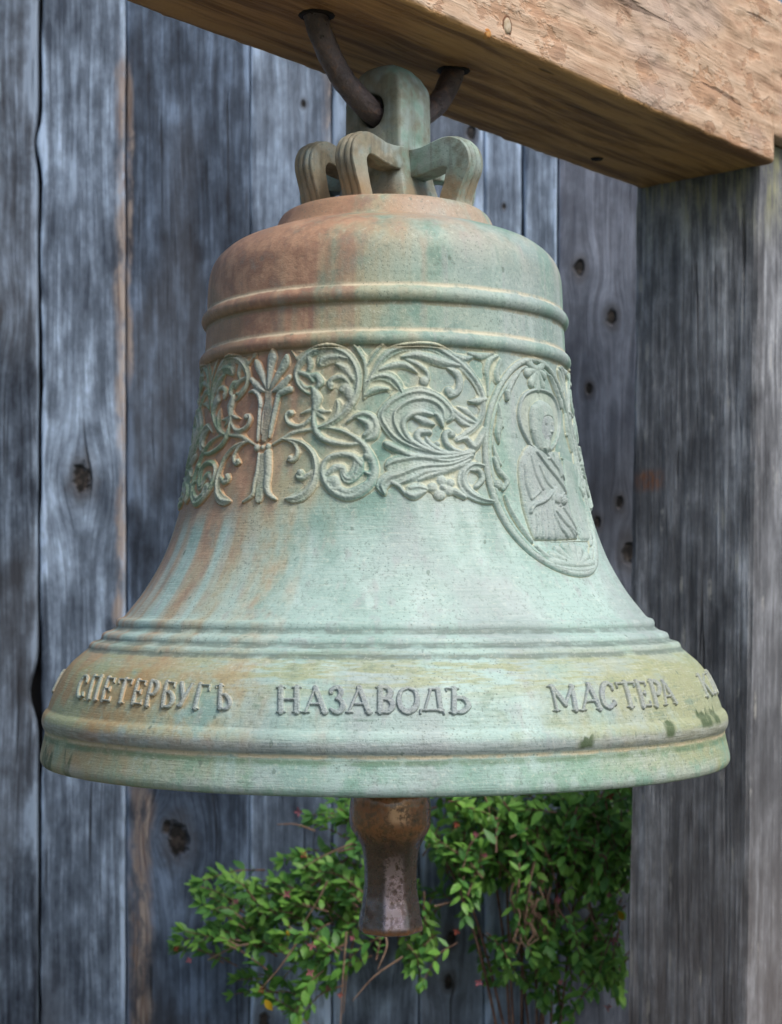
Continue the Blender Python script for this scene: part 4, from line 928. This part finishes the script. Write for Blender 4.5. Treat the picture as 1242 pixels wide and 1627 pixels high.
# --- lettering cast on the lip
T, t_ = 0.135, 0.075
def serif(x, y, w_=0.16): return [((x-w_, y), (x+w_, y), 0.055)]
GL = {
    'N_': [((.2, .02), (.2, .98), T), ((.8, .02), (.8, .98), T), ((.2, .5), (.8, .5), t_)]+serif(.2, .03)+serif(.8, .03)+serif(.2, .97)+serif(.8, .97),
    'A': [((.10, .02), (.5, .98), t_), ((.5, .98), (.88, .02), T), ((.25, .34), (.72, .34), t_)]+serif(.12, .03, .13)+serif(.87, .03, .13),
    'Z3': [[(.14, .80), (.30, .95), (.60, .96), (.76, .78), (.62, .58), (.45, .53)], [(.45, .53), (.74, .46), (.86, .25), (.66, .04), (.34, .03), (.10, .14)], ((.12, .76), (.14, .90), .10)],
    'V': [((.24, .02), (.24, .98), T), [(.24, .95), (.58, .95), (.76, .76), (.58, .55), (.24, .54)], [(.24, .54), (.64, .53), (.86, .28), (.64, .05), (.24, .05)]]+serif(.2, .03, .16)+serif(.2, .97, .16),
    'O': [[(.5, .97), (.2, .82), (.10, .5), (.2, .18), (.5, .03), (.8, .18), (.90, .5), (.8, .82), (.5, .97)]],
    'D': [((.2, .10), (.44, .95), t_), ((.40, .95), (.76, .95), t_), ((.72, .95), (.84, .10), T), ((.04, .10), (.96, .10), t_), ((.05, .10), (.03, -.03), .07), ((.95, .10), (.98, -.05), .07)],
    'HS': [((.34, .02), (.34, .98), T), ((.02, .96), (.50, .96), .065), ((.02, .96), (.05, .86), .05), [(.34, .56), (.68, .58), (.90, .30), (.68, .05), (.34, .05)]]+serif(.32, .03, .14),
    'S': [[(.86, .80), (.60, .97), (.30, .88), (.12, .55), (.22, .18), (.55, .03), (.88, .20)], ((.84, .90), (.86, .70), .09), ((.82, .26), (.90, .12), .08)],
    'P_': [((.22, .02), (.22, .98), T), ((.78, .02), (.78, .98), T), ((.15, .95), (.85, .95), t_)]+serif(.22, .03, .14)+serif(.78, .03, .14),
    'E': [((.28, .02), (.28, .98), T), ((.2, .95), (.84, .95), t_), ((.28, .52), (.66, .52), t_), ((.2, .05), (.86, .05), t_), ((.84, .97), (.84, .80), .06), ((.66, .60), (.66, .44), .06), ((.86, .03), (.86, .20), .06)],
    'T': [((.5, .02), (.5, .98), T), ((.08, .95), (.92, .95), t_), ((.08, .97), (.10, .78), .06), ((.92, .97), (.90, .78), .06)]+serif(.5, .03),
    'R': [((.26, .02), (.26, .98), T), [(.26, .95), (.64, .95), (.86, .73), (.64, .48), (.26, .48)]]+serif(.26, .03)+serif(.22, .97, .12),
    'B': [((.26, .02), (.26, .98), T), ((.2, .95), (.84, .95), t_), ((.84, .97), (.85, .80), .06), [(.26, .56), (.64, .57), (.88, .30), (.64, .05), (.26, .05)]]+serif(.22, .03, .12),
    'U': [((.10, .96), (.5, .42), T), [(.92, .96), (.55, .38), (.36, .10), (.14, .08)]]+serif(.12, .97, .12)+serif(.90, .97, .10),
    'G': [((.3, .02), (.3, .98), T), ((.2, .95), (.90, .95), t_), ((.90, .97), (.92, .76), .06)]+serif(.3, .03),
    'MM': [((.12, .02), (.12, .98), .09), ((.12, .97), (.5, .25), T), ((.5, .25), (.88, .97), .09), ((.88, .97), (.88, .02), T)]+serif(.12, .03, .12)+serif(.88, .03, .13)+serif(.08, .97, .10)+serif(.90, .97, .10),
    'K': [((.2, .02), (.2, .98), T), ((.2, .5), (.85, .97), t_), ((.35, .58), (.88, .03), T)]+serif(.2, .03)+serif(.2, .97)+serif(.88, .03, .1),
    'I': [((.2, .02), (.2, .98), T), ((.8, .02), (.8, .98), T), ((.2, .1), (.8, .9), t_)]+serif(.2, .03)+serif(.8, .03)+serif(.2, .97)+serif(.8, .97),
    'DOT': [((.5, .10), (.52, .10), .16)],
}
LB = {1: (110, 1060, 4.436), 2: (430, 1070, 3.764), 3: (860, 1060, 4.283)}
def letter(g, blk, quad, Hh=3.7):
    ox, oy, k_ = LB[blk]
    q = [np.array(cast(ox+x/k_, oy+y/k_, 520.0)) for x, y in quad]        # TL TR BR BL
    a = np.array(q); hgt_ = 0.5*(np.linalg.norm(q[0]-q[3])+np.linalg.norm(q[1]-q[2]))
    fd = Field(a[:, 0].min()-8, a[:, 0].max()+8, a[:, 1].min()-8, a[:, 1].max()+8, 0.6, 520.0)
    if blk == 1:
        hgt_ *= 0.78
        if g != 'DOT': q = [q[0]*0.95+q[1]*0.05, q[1]*0.93+q[0]*0.07, q[2]*0.93+q[3]*0.07, q[3]*0.95+q[2]*0.05]
    def mp(u, v): return tuple((q[3]*(1-u)+q[2]*u)*(1-v)+(q[0]*(1-u)+q[1]*u)*v)
    for s_ in GL[g]:
        if isinstance(s_, list):
            n = len(s_); ws = [hgt_*(t_+(T-t_)*math.sin(math.pi*i/(n-1))*1.0) for i in range(n)]
            fd.stroke([mp(*p) for p in s_], ws, Hh, 'f')
        else:
            (p0, p1, w_) = s_; fd.stroke([mp(*p0), mp(*p1)], [hgt_*w_*0.92]*2, Hh, 'L')
    fd.smooth(1); fd.grain(1.4, 9)
    return link('letter', fd.mesh('letter', BM, tint=0.92), bell)
for g, qd in (('S', [(95, 62), (160, 62), (112, 228), (42, 218)]), ('DOT', [(118, 160), (150, 165), (125, 240), (92, 235)]), ('P_', [(165, 62), (265, 66), (212, 240), (118, 228)]), ('E', [(262, 72), (352, 78), (305, 250), (210, 240)]),
              ('T', [(352, 80), (475, 88), (428, 262), (305, 252)]), ('E', [(468, 88), (572, 98), (530, 272), (420, 262)]), ('R', [(568, 95), (662, 102), (620, 288), (520, 276)]),
              ('B', [(668, 100), (775, 107), (750, 292), (630, 282)]), ('U', [(785, 108), (890, 115), (850, 295), (745, 285)]), ('G', [(892, 115), (1018, 125), (975, 302), (850, 295)]), ('HS', [(1032, 125), (1150, 130), (1165, 303), (1015, 300)])):
    letter(g, 1, qd)
for g, x0, x1, y0, y1 in (('N_', 32, 190, 82, 236), ('A', 195, 342, 85, 238), ('Z3', 350, 445, 84, 236), ('A', 452, 606, 84, 238), ('V', 626, 745, 81, 236), ('O', 752, 888, 84, 236), ('D', 890, 1038, 90, 236), ('HS', 1042, 1195, 88, 238)):
    letter(g, 2, [(x0, y0), (x1, y0), (x1, y1), (x0, y1)])
for g, qd in (('MM', [(40, 130), (218, 128), (252, 298), (82, 302)]), ('A', [(255, 120), (368, 118), (412, 288), (265, 300)]), ('S', [(385, 110), (478, 105), (515, 278), (400, 286)]), ('T', [(482, 106), (625, 100), (672, 272), (535, 280)]),
              ('E', [(612, 100), (700, 97), (755, 270), (662, 274)]), ('R', [(708, 95), (790, 92), (838, 262), (755, 270)]), ('A', [(786, 98), (842, 96), (920, 246), (832, 264)]),
              ('K', [(1042, 58), (1095, 46), (1160, 190), (1112, 208)]), ('I', [(1100, 44), (1135, 36), (1196, 172), (1165, 188)])):
    letter(g, 3, qd)
# first letters running on round the back, left
ql = [cast(110, 1078), cast(122, 1080)]
def letter_chart(g, s0, s1, l0, l1):
    fd = Field(s0-8, s1+8, l0-8, l1+8, 0.7, 520.0); hgt_ = l1-l0
    for s_ in GL[g]:
        if isinstance(s_, list): fd.stroke([(s0+(s1-s0)*u, l1-hgt_*v) for u, v in s_], [hgt_*0.1]*len(s_), 4.2, 'f')
        else: fd.stroke([(s0+(s1-s0)*p[0], l1-hgt_*p[1]) for p in s_[:2]], [hgt_*s_[2]*0.92]*2, 4.2, 'L')
    fd.smooth(2); return link('letter', fd.mesh('letter', BM, tint=0.92), bell)
L0, L1 = cast(600, 1092)[1], cast(600, 1132)[1]
for g, deg in (('A', -84.5), ('T', -90.5), ('V', 86), ('K', 92)):
    letter_chart(g, math.radians(deg-1.9)*520, math.radians(deg+1.9)*520, L0, L1)

# --- crown: pierced block and six canons, squared to the beam
HX = -5.0
def frame(d_, n_, z): # along the beam, across it, height -> bell-local metres
    return ((HX-AX+d_*DX+n_*DY)*S, (d_*DY-n_*DX)*S, (z-ZB)*S)
def crown_block():
    HZ = 764.0; NA = 72; lay = [(-40, 7), (-38.5, 3), (-35, 0.8), (-28, 0), (-14, 0), (0, 0), (14, 0), (28, 0), (35, 0.8), (38.5, 3), (40, 7)]
    def outline(t):
        # outer arch seen along the beam: straight cheeks flaring to the foot, round head
        c, s_ = math.cos(t), math.sin(t)
        lo, hi = 0, 400
        for _ in range(40):
            m_ = 0.5*(lo+hi); nn, zz = m_*c, HZ+m_*s_
            wv = 58+max(0, (700-zz))*0.10+max(0, (625-zz))*0.35
            if zz > 768:
                ok = (abs(nn)/58)**2.6+((zz-768)/74)**2.6 < 1
            else: ok = abs(nn) < wv and zz > 598
            if ok: lo = m_
            else: hi = m_
        return lo
    out = [outline(2*math.pi*i/NA) for i in range(NA)]
    hol = []
    for i in range(NA):
        t = 2*math.pi*i/NA; hol.append(1/math.sqrt((math.cos(t)/23)**2+(math.sin(t)/(27 if math.sin(t) > 0 else 25))**2))
    V = []; F = []
    nl = len(lay)
    for dd, ins in lay:
        for i in range(NA):
            t = 2*math.pi*i/NA; r = out[i]-ins
            nn, zz = r*math.cos(t), HZ+r*math.sin(t)
            if zz > 800: zz -= 18*abs(dd/40)**3*min(1, (zz-800)/30)
            fl = 1+max(0, (640-zz))/42*0.25
            V.append(frame(dd*fl, nn+0.8*mn.noise((dd*0.05, nn*0.05, zz*0.05)), zz))
    base_in = len(V)
    for dd, ins in lay:
        for i in range(NA):
            t = 2*math.pi*i/NA; r = hol[i]+max(0, ins-1)*0.7; V.append(frame(dd, r*math.cos(t), HZ+r*math.sin(t)))
    for a in range(nl-1):
        for i in range(NA):
            j = (i+1) % NA
            F.append((a*NA+i, a*NA+j, (a+1)*NA+j, (a+1)*NA+i)); F.append((base_in+a*NA+i, base_in+(a+1)*NA+i, base_in+(a+1)*NA+j, base_in+a*NA+j))
    # end caps, three rings from hole to rim
    for side, lyr in ((0, 0), (1, nl-1)):
        prev = [base_in+lyr*NA+i for i in range(NA)]
        for fr in (0.33, 0.66):
            cur = []
            for i in range(NA):
                a_, b_ = V[base_in+lyr*NA+i], V[lyr*NA+i]; V.append(tuple(p*(1-fr)+q*fr for p, q in zip(a_, b_))); cur.append(len(V)-1)
            for i in range(NA):
                j = (i+1) % NA; f = (prev[i], prev[j], cur[j], cur[i]); F.append(f if side == 0 else f[::-1])
            prev = cur
        for i in range(NA):
            j = (i+1) % NA; f = (prev[i], prev[j], lyr*NA+j, lyr*NA+i); F.append(f if side == 0 else f[::-1])
    return V, F
V, F = crown_block()
import bmesh
def fix(me, ang=0):
    bm = bmesh.new(); bm.from_mesh(me); bmesh.ops.recalc_face_normals(bm, faces=bm.faces); bm.to_mesh(me); bm.free()
    if ang: me.set_sharp_from_angle(angle=math.radians(ang))
    return me
def zero_attr(me):
    for a in ('relief', 'halo'): me.attributes.new(a, 'FLOAT', 'POINT')
    return me
link('crown_block', zero_attr(fix(mesh_py('crown_block', V, F, BM), 42)), bell)
def canon(base, side, dirv, L, thick=1.0):
    """base offset along side from the block face, arm running outwards along dirv (unit vectors in beam axes (d, n))"""
    path = np.array([(30, 682, 20), (50, 681, 18), (75, 682, 17), (98, 687, 17), (117, 688, 18), (131, 679, 19), (136, 664, 18), (132, 645, 16), (126, 626, 14.5), (121, 610, 14.5), (119, 594, 16)], float)
    path[:, 0] = 30+(path[:, 0]-30)*L; path[:, 2] *= thick; path[:, 1] -= (thick-1)*14*(path[:, 1] > 650)
    P = densify(path[:, :3], 5)
    V = []; n = len(P)
    # cross-section: u = across the bar (-1..1), v = outwards, with three raised beads on the outer side
    sec = []
    for q in np.linspace(-1, 1, 23):
        bead = 0.20*abs(math.sin(q*1.5*math.pi))**0.7; sec.append((q*18.0, 0.84+bead-0.16*abs(q)**6))
    sec += [(18.6, 0.62), (18.2, 0.2), (18.2, -0.4), (18.2, -0.90), (16.8, -1.0), (10, -1.0), (0, -1.0), (-10, -1.0), (-16.8, -1.0), (-18.2, -0.90), (-18.2, -0.4), (-18.2, 0.2), (-18.6, 0.62)]
    for i in range(n):
        a, b = P[max(i-1, 0)], P[min(i+1, n-1)]; t = (b-a)[:2]; t = t/np.linalg.norm(t); nm = np.array([-t[1], t[0]])
        grow = min(1, max(0, (i-2)/6))
        for (u, v) in sec:
            vv = v*P[i, 2]*(1.0 if v > 0 else 0.95); q = P[i, :2]+nm*vv
            uu = u*(1.0+0.10*max(0, (640-P[i, 1])/46))+0.6*mn.noise((q[0]*0.06, q[1]*0.06, u*0.1+base))
            dd = dirv[0]*q[0]+side[0]*(base+uu); nn = dirv[1]*q[0]+side[1]*(base+uu)
            V.append(frame(dd, nn, q[1]))
    m_ = len(sec); F = [(i*m_+j, i*m_+(j+1) % m_, (i+1)*m_+(j+1) % m_, (i+1)*m_+j) for i in range(n-1) for j in range(m_)]
    F += [tuple(range(m_)), tuple(range((n-1)*m_, n*m_))]
    link('canon', zero_attr(fix(mesh_py('canon', V, F, BM), 38)), bell)
for sgn in (-1, 1):
    canon(42, (0, 1), (sgn, 0), 1.0); canon(-42, (0, 1), (sgn, 0), 1.0)
canon(0, (1, 0), (0, 1), 1.17, 1.32); canon(0, (1, 0), (0, -1), 1.17, 1.32)

# ------------------------------------------------------------------ iron hanger through the crown
def tube(path, rad, seg=20, caps=True, wob=0.0):
    P = densify(np.array(path, float), 6.0); n = len(P); V = []
    up = np.array([0, 0, 1.0]); 
    for i in range(n):
        t = P[min(i+1, n-1)]-P[max(i-1, 0)]; t /= np.linalg.norm(t)
        a = np.cross(t, SIDE); a /= np.linalg.norm(a); b = np.cross(t, a)
        for j in range(seg):
            an = 2*math.pi*j/seg; q = P[i]+(a*math.cos(an)+b*math.sin(an))*rad*(1+wob*fbm(tuple(P[i]*0.03+np.array([math.cos(an), math.sin(an), 0])*1.1), 3)); V.append(q)
    F = [(i*seg+j, i*seg+(j+1) % seg, (i+1)*seg+(j+1) % seg, (i+1)*seg+j) for i in range(n-1) for j in range(seg)]
    if caps: F += [tuple(range(seg)), tuple(range((n-1)*seg, n*seg))]
    return V, F
SIDE = np.array([DY, -DX, 0.0])
half = [(0, 758), (34, 763), (82, 784), (120, 808), (152, 846), (172, 886), (180, 925)]
path = [(-d_, z) for d_, z in half[::-1]]+half[1:]
P3 = [(d_*DX, d_*DY, z-UNDER) for d_, z in path]
V, F = tube(P3, 18.5, 24, True, 0.10)
hm = iron_material('dark_rusted_iron', (0.070, 0.054, 0.056), (0.145, 0.112, 0.112), (0.21, 0.125, 0.085), (0.25, 0.5), 0.004, 1.0)
hk = link('hanging_hook', fix(mesh_py('hanging_hook', [(v[0]*S, v[1]*S, v[2]*S) for v in V], F, hm)))
hk.location = world(HX, 0, UNDER); tag(hk, 'curved dark rusted iron hanger passing through the bell crown into the beam', 'hook')

# ------------------------------------------------------------------ clapper
CLZ = -532.0
cl = [(rw, 950-y) for rw, y in ((22, 560), (22, 900), (24, 1120), (34, 1180), (50, 1222), (60, 1252), (63.5, 1272), (65, 1296), (64, 1310), (60, 1320), (53.5, 1331), (47.5, 1343), (44, 1356), (42.2, 1372), (41.3, 1392), (42.2, 1412), (44.8, 1432), (48, 1452), (50.6, 1466), (51.2, 1473), (49, 1477.5), (42, 1480), (20, 1481.5), (0.5, 1482))]
cl = densify(np.array(cl, float), 3.5); NS = 96; V = []
for r, z in cl:
    for j in range(NS):
        a = 2*math.pi*(j/NS)
        oc = math.cos(math.pi/8)/math.cos(((a+0.20) % (math.pi/4))-math.pi/8)
        wf = min(1, max(0, (-385-z)/40)); rr = r*(1+wf*0.75*(oc*1.035-1))
        rr += 0.9*fbm((math.cos(a)*2.2, math.sin(a)*2.2, z*0.03), 4)*min(1, r/20)
        V.append((rr*math.sin(a)*S, -rr*math.cos(a)*S, (z-CLZ)*S))
n = len(cl); F = [(i*NS+j, i*NS+(j+1) % NS, (i+1)*NS+(j+1) % NS, (i+1)*NS+j) for i in range(n-1) for j in range(NS)]
F += [tuple(range(NS)), tuple(range((n-1)*NS, n*NS))]
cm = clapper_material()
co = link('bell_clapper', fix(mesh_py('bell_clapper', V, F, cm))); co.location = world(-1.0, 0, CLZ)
tag(co, 'rusty brown iron clapper hanging out below the bell rim', 'clapper')

# ------------------------------------------------------------------ flowering shrub against the fence
shrub = empty('flowering_shrub', world((850-CX)*1.5, 3900-D0, GZ)); tag(shrub, 'leafy green shrub with small pink flowers between bell rim and fence', 'shrub')
SH0 = np.array([(850-CX)*1.5, 3900-D0, GZ])
LM = [leaf_material('fresh_leaf', (0.10, 0.30, 0.050), (0.25, 0.50, 0.095)), leaf_material('deep_leaf', (0.055, 0.185, 0.045), (0.12, 0.32, 0.075)), leaf_material('yellow_leaf', (0.50, 0.33, 0.02), (0.65, 0.42, 0.03))]
STM = plain('shrub_twig', (0.12, 0.065, 0.045), (0.24, 0.145, 0.11), 60)
DEADM = plain('dry_twig', (0.20, 0.125, 0.085), (0.32, 0.22, 0.16), 60)
PINK = plain('pink_petal', (0.30, 0.075, 0.11), (0.42, 0.16, 0.19), 80, 0.6); RED = plain('red_petal', (0.28, 0.04, 0.045), (0.40, 0.12, 0.06), 80, 0.6)
def leaf_shape(L, Wd, bend):
    V = []; F = []
    st = [(0, 0.06), (0.22, 0.72), (0.48, 1.0), (0.76, 0.62), (1.0, 0.0)]
    for u, wv in st:
        zz = -bend*L*u*u
        if wv == 0: V.append((0, L*u, zz)); continue
        V += [(-Wd*wv, L*u, zz+0.22*Wd*wv), (0, L*u, zz), (Wd*wv, L*u, zz+0.22*Wd*wv)]
    for i in range(3): b = i*3; F += [(b, b+1, b+4, b+3), (b+1, b+2, b+5, b+4)]
    F += [(9, 10, 12), (10, 11, 12)]
    return V, F
LSH = [leaf_shape(1.0, 0.22, 0.15), leaf_shape(1.0, 0.26, 0.30), leaf_shape(1.0, 0.18, 0.05)]
LME = [[mesh_py('leaf', *LSH[i], LM[m_]) for m_ in range(3)] for i in range(3)]
def at(px, py, dep): f = dep/FPX; return np.array([(px-CX)*f, dep-D0, (CY-py)*f])
shoots = []      # polyline (points), leafiness, size
rng = random.Random(11)
# (px, py, rx, ry, count, hang): where shoots end
clus = [(300, 1500, 24, 22, 4, 0), (345, 1420, 42, 32, 10, 0), (400, 1470, 60, 45, 16, 0), (455, 1425, 55, 40, 15, 0), (520, 1400, 45, 50, 14, 0), (530, 1295, 38, 28, 8, 0), (480, 1370, 45, 16, 5, 0),
        (400, 1570, 35, 22, 5, 0), (490, 1540, 45, 40, 9, 1), (465, 1605, 18, 22, 3, 1), (540, 1470, 35, 30, 6, 1), (665, 1530, 22, 45, 7, 1), (690, 1480, 25, 25, 4, 1),
        (720, 1330, 40, 60, 18, 0), (790, 1310, 55, 50, 22, 0), (860, 1300, 55, 45, 22, 0), (930, 1300, 55, 45, 22, 0), (985, 1290, 30, 45, 10, 0), (830, 1390, 50, 45, 16, 1), (920, 1390, 55, 45, 20, 1), (980, 1400, 30, 60, 12, 1),
        (740, 1420, 40, 35, 9, 1), (850, 1480, 35, 40, 11, 1), (855, 1560, 22, 42, 8, 1), (790, 1540, 40, 25, 6, 1), (920, 1500, 35, 40, 9, 1), (960, 1550, 35, 45, 11, 1), (910, 1600, 25, 25, 4, 1), (1030, 1350, 40, 90, 12, 0), (1080, 1330, 60, 90, 12, 0),
        (760, 1220, 120, 50, 16, 0), (930, 1220, 90, 50, 14, 0), (620, 1330, 50, 50, 9, 0), (630, 1420, 40, 40, 7, 0)]
leaves = []; twigs = []; flowers = []
for (cx_, cy_, rx, ry, cnt, hang) in clus:
    for _ in range(int(cnt*1.35)):
        a = rng.uniform(0, 2*math.pi); q = math.sqrt(rng.random())
        px, py = cx_+rx*q*math.cos(a), cy_+ry*q*math.sin(a)
        dep = rng.uniform(3760, 4030) if px > 560 else rng.uniform(3800, 3990)
        tip = at(px, py, dep)
        back = np.array([(1.0 if px < 600 else rng.uniform(-0.5, 0.7)), rng.uniform(-0.3, 0.3), (1.0 if hang else -0.35)+rng.uniform(-0.5, 0.5)]); back /= np.linalg.norm(back)
        ln = rng.uniform(70, 150)
        base = tip+back*ln; mid = 0.5*(tip+base)+np.array([rng.uniform(-10, 10), rng.uniform(-10, 10), rng.uniform(4, 20)])
        pts = densify(np.array([base, mid, tip]), 8); twigs.append((pts, 2.2, 0))
        n = len(pts)
        step = rng.uniform(12, 17); acc = 0; az0 = rng.uniform(0, 6.28)
        for i in range(1, n):
            acc += np.linalg.norm(pts[i]-pts[i-1])
            if acc > step:
                acc = 0; az0 += 1.57+rng.uniform(-0.3, 0.3)
                t = pts[i]-pts[i-1]; fr = i/n
                sz = rng.uniform(20, 50)*(1.0-0.25*fr)
                for s_ in (0, math.pi):
                    if rng.random() < 0.88: leaves.append((pts[i], t, az0+s_, sz, rng.uniform(0.6, 1.25)))
        for j in range(5): leaves.append((tip, pts[-1]-pts[-2], az0+j*1.26, rng.uniform(22, 38), rng.uniform(0.25, 0.8)))
        if rng.random() < 0.05: flowers.append(tip+np.array([rng.uniform(-8, 8), -rng.uniform(4, 14), rng.uniform(-8, 8)]))
# main stems rising from the root, and bare dry twigs
root = SH0.copy()
for (px, py, dep) in ((420, 1460, 3900), (520, 1440, 3920), (560, 1330, 3950), (700, 1350, 3930), (780, 1330, 3900), (860, 1310, 3880), (940, 1320, 3900), (1000, 1350, 3930), (850, 1450, 3860), (950, 1480, 3900), (1060, 1330, 3950)):
    e = at(px, py, dep); b = root+np.array([rng.uniform(-40, 40), rng.uniform(-30, 30), 0])
    top = np.array([0.55*b[0]+0.45*e[0]+rng.uniform(-60, 60), 0.5*(b[1]+e[1])+20, max(e[2]+60, -560)])
    twigs.append((densify(np.array([b, [b[0]*0.8+top[0]*0.2, b[1], 0.5*(b[2]+top[2])], top, e]), 25), 5.0, 0))
for a, b in (((395, 1500), (330, 1525)), ((470, 1500), (415, 1570)), ((580, 1440), (545, 1610)), ((550, 1480), (540, 1640)), ((640, 1520), (560, 1590)), ((820, 1380), (815, 1450)), ((850, 1365), (835, 1460)), ((862, 1400), (865, 1480)), ((930, 1420), (960, 1490)), ((960, 1340), (1000, 1395)), ((560, 1340), (480, 1380)), ((500, 1320), (440, 1310)), ((770, 1265), (775, 1330)), ((690, 1440), (760, 1420)), ((520, 1400), (480, 1470)), ((880, 1430), (905, 1470)), ((610, 1480), (600, 1540))):
    d_ = rng.uniform(3760, 3850); p, q = at(*a, d_), at(*b, d_+rng.uniform(-40, 40)); m_ = 0.5*(p+q)+np.array([rng.uniform(-14, 14), 0, rng.uniform(-8, 14)])
    twigs.append((densify(np.array([p, m_, q]), 8), 2.6, 1))
for _ in range(26):          # dry brown seed heads
    p = at(rng.gauss(845, 14), rng.uniform(1400, 1485), rng.uniform(3740, 3800)); twigs.append((np.array([p, p+np.array([rng.uniform(-14, 14), 0, -rng.uniform(10, 30)]), p+np.array([rng.uniform(-16, 16), 0, -rng.uniform(30, 46)])]), 3.4, 1))
def twig_mesh(sel, name, mat):
    V = []; F = []
    for pts, r, kd in twigs:
        if kd != sel: continue
        n = len(pts); b0 = len(V)
        for i in range(n):
            t = pts[min(i+1, n-1)]-pts[max(i-1, 0)]; t = t/(np.linalg.norm(t)+1e-9)
            a = np.cross(t, (0.3, 0.9, 0.2)); a /= np.linalg.norm(a)+1e-9; c = np.cross(t, a); rr = r*(1-0.55*i/(n-1))
            for j in range(5):
                an = 2*math.pi*j/5; q = (pts[i]-SH0+(a*math.cos(an)+c*math.sin(an))*rr)*S; V.append(tuple(q))
        for i in range(n-1):
            for j in range(5): F.append((b0+i*5+j, b0+i*5+(j+1) % 5, b0+(i+1)*5+(j+1) % 5, b0+(i+1)*5+j))
    return link(name, mesh_py(name, V, F, mat), shrub)
o = twig_mesh(0, 'stems', STM); o['kind'] = 'stuff'
o = twig_mesh(1, 'dry_twigs', DEADM); o['kind'] = 'stuff'
def leaf_matrix(p, t, az_, sz, open_):
    t = t/(np.linalg.norm(t)+1e-9); a = np.cross(t, (0.2, 0.3, 0.93)); a /= np.linalg.norm(a)+1e-9; b = np.cross(t, a)
    side = a*math.cos(az_)+b*math.sin(az_)
    yv = t*math.cos(open_)+side*math.sin(open_); yv[2] += 0.10; yv /= np.linalg.norm(yv)
    up = np.array([rng.uniform(-0.25, 0.25), -0.55+rng.uniform(-0.3, 0.3), 0.8]); up = up-yv*(up@yv); up /= np.linalg.norm(up)+1e-9
    xv = np.cross(yv, up)
    return xv, yv, up
from mathutils import Matrix
leaves.sort(key=lambda L: L[0][1])          # nearest first
vis = [L for L in leaves]
def front(L):
    p = L[0]; f = FPX/(p[1]+D0); px, py = CX+p[0]*f, CY-p[2]*f
    return 255 < px < 1000 and 1262 < py < 1627 and not (560 < px < 680 and py < 1485)
near = [i for i, L in enumerate(leaves) if front(L)]
near.sort(key=lambda i: -leaves[i][3]/(leaves[i][0][1]+D0)**2)
pick = set(near[:300]); BV = {0: [], 1: []}; BF = {0: [], 1: []}
for i, (p, t, az_, sz, op) in enumerate(leaves):
    xv, yv, up = leaf_matrix(p, t, az_, sz, op); si = rng.randrange(3); mi = 0 if rng.random() < 0.62 else 1
    if i in pick:
        o = link('leaf', LME[si][mi], shrub); c = (p-SH0)*S; s_ = sz*S
        o.matrix_local = Matrix(((xv[0]*s_, yv[0]*s_, up[0]*s_, c[0]), (xv[1]*s_, yv[1]*s_, up[1]*s_, c[1]), (xv[2]*s_, yv[2]*s_, up[2]*s_, c[2]), (0, 0, 0, 1)))
    else:
        b0 = len(BV[mi])
        for v in LSH[si][0]: BV[mi].append(tuple((p-SH0+(xv*v[0]+yv*v[1]+up*v[2])*sz)*S))
        BF[mi] += [tuple(b0+q for q in f) for f in LSH[si][1]]
for mi in (0, 1):
    o = link('foliage', mesh_py('foliage', BV[mi], BF[mi], LM[mi]), shrub); o['kind'] = 'stuff'
# yellowed leaves
for (px, py, dep, sz) in ((421, 1588, 3760, 34), (982, 1447, 3760, 30), (455, 1478, 3790, 16), (950, 1400, 3790, 16)):
    o = link('yellow_leaf', LME[1][2], shrub); c = (at(px, py, dep)-SH0)*S; s_ = sz*S
    o.matrix_local = Matrix(((0.8*s_, 0.5*s_, 0.2*s_, c[0]), (0.1*s_, 0.2*s_, -0.97*s_, c[1]), (0.55*s_, -0.84*s_, 0.1*s_, c[2]), (0, 0, 0, 1)))
def petal_mesh(mat):
    V = []; F = []
    for j in range(4):
        a = j*1.57+0.4; b0 = len(V); c, s_ = math.cos(a), math.sin(a)
        V += [(0, 0, 0), (0.5*c-0.28*s_, -0.25, 0.5*s_+0.28*c), (1.0*c, -0.35, 1.0*s_), (0.5*c+0.28*s_, -0.25, 0.5*s_-0.28*c)]; F.append((b0, b0+1, b0+2, b0+3))
    b0 = len(V); V += [(-0.14, 0, -0.14), (0.14, 0, -0.14), (0.14, 0, 0.14), (-0.14, 0, 0.14), (0, 0.9, -0.5)]; F += [(b0, b0+1, b0+4), (b0+1, b0+2, b0+4), (b0+2, b0+3, b0+4), (b0+3, b0, b0+4)]
    return mesh_py('flower', V, F, mat, False)
PM = [petal_mesh(PINK), petal_mesh(RED)]
for (px, py) in ((300, 1525), (415, 1572), (495, 1502), (540, 1580), (492, 1545), (455, 1420), (560, 1490), (375, 1432), (725, 1480), (885, 1430), (945, 1490), (770, 1360), (755, 1325), (725, 1310), (760, 1560), (965, 1600), (983, 1540), (890, 1560), (475, 1290), (975, 1495)):
    flowers.append(at(px, py, 3765))
for i, p in enumerate(flowers):
    o = link('flower', PM[0 if rng.random() < 0.6 else 1], shrub); o.location = tuple((p-SH0)*S); s_ = rng.uniform(7, 13)*S; o.scale = (s_, s_, s_); o.rotation_euler = (rng.uniform(-0.6, 0.6), rng.uniform(0, 6), rng.uniform(-0.6, 0.6))
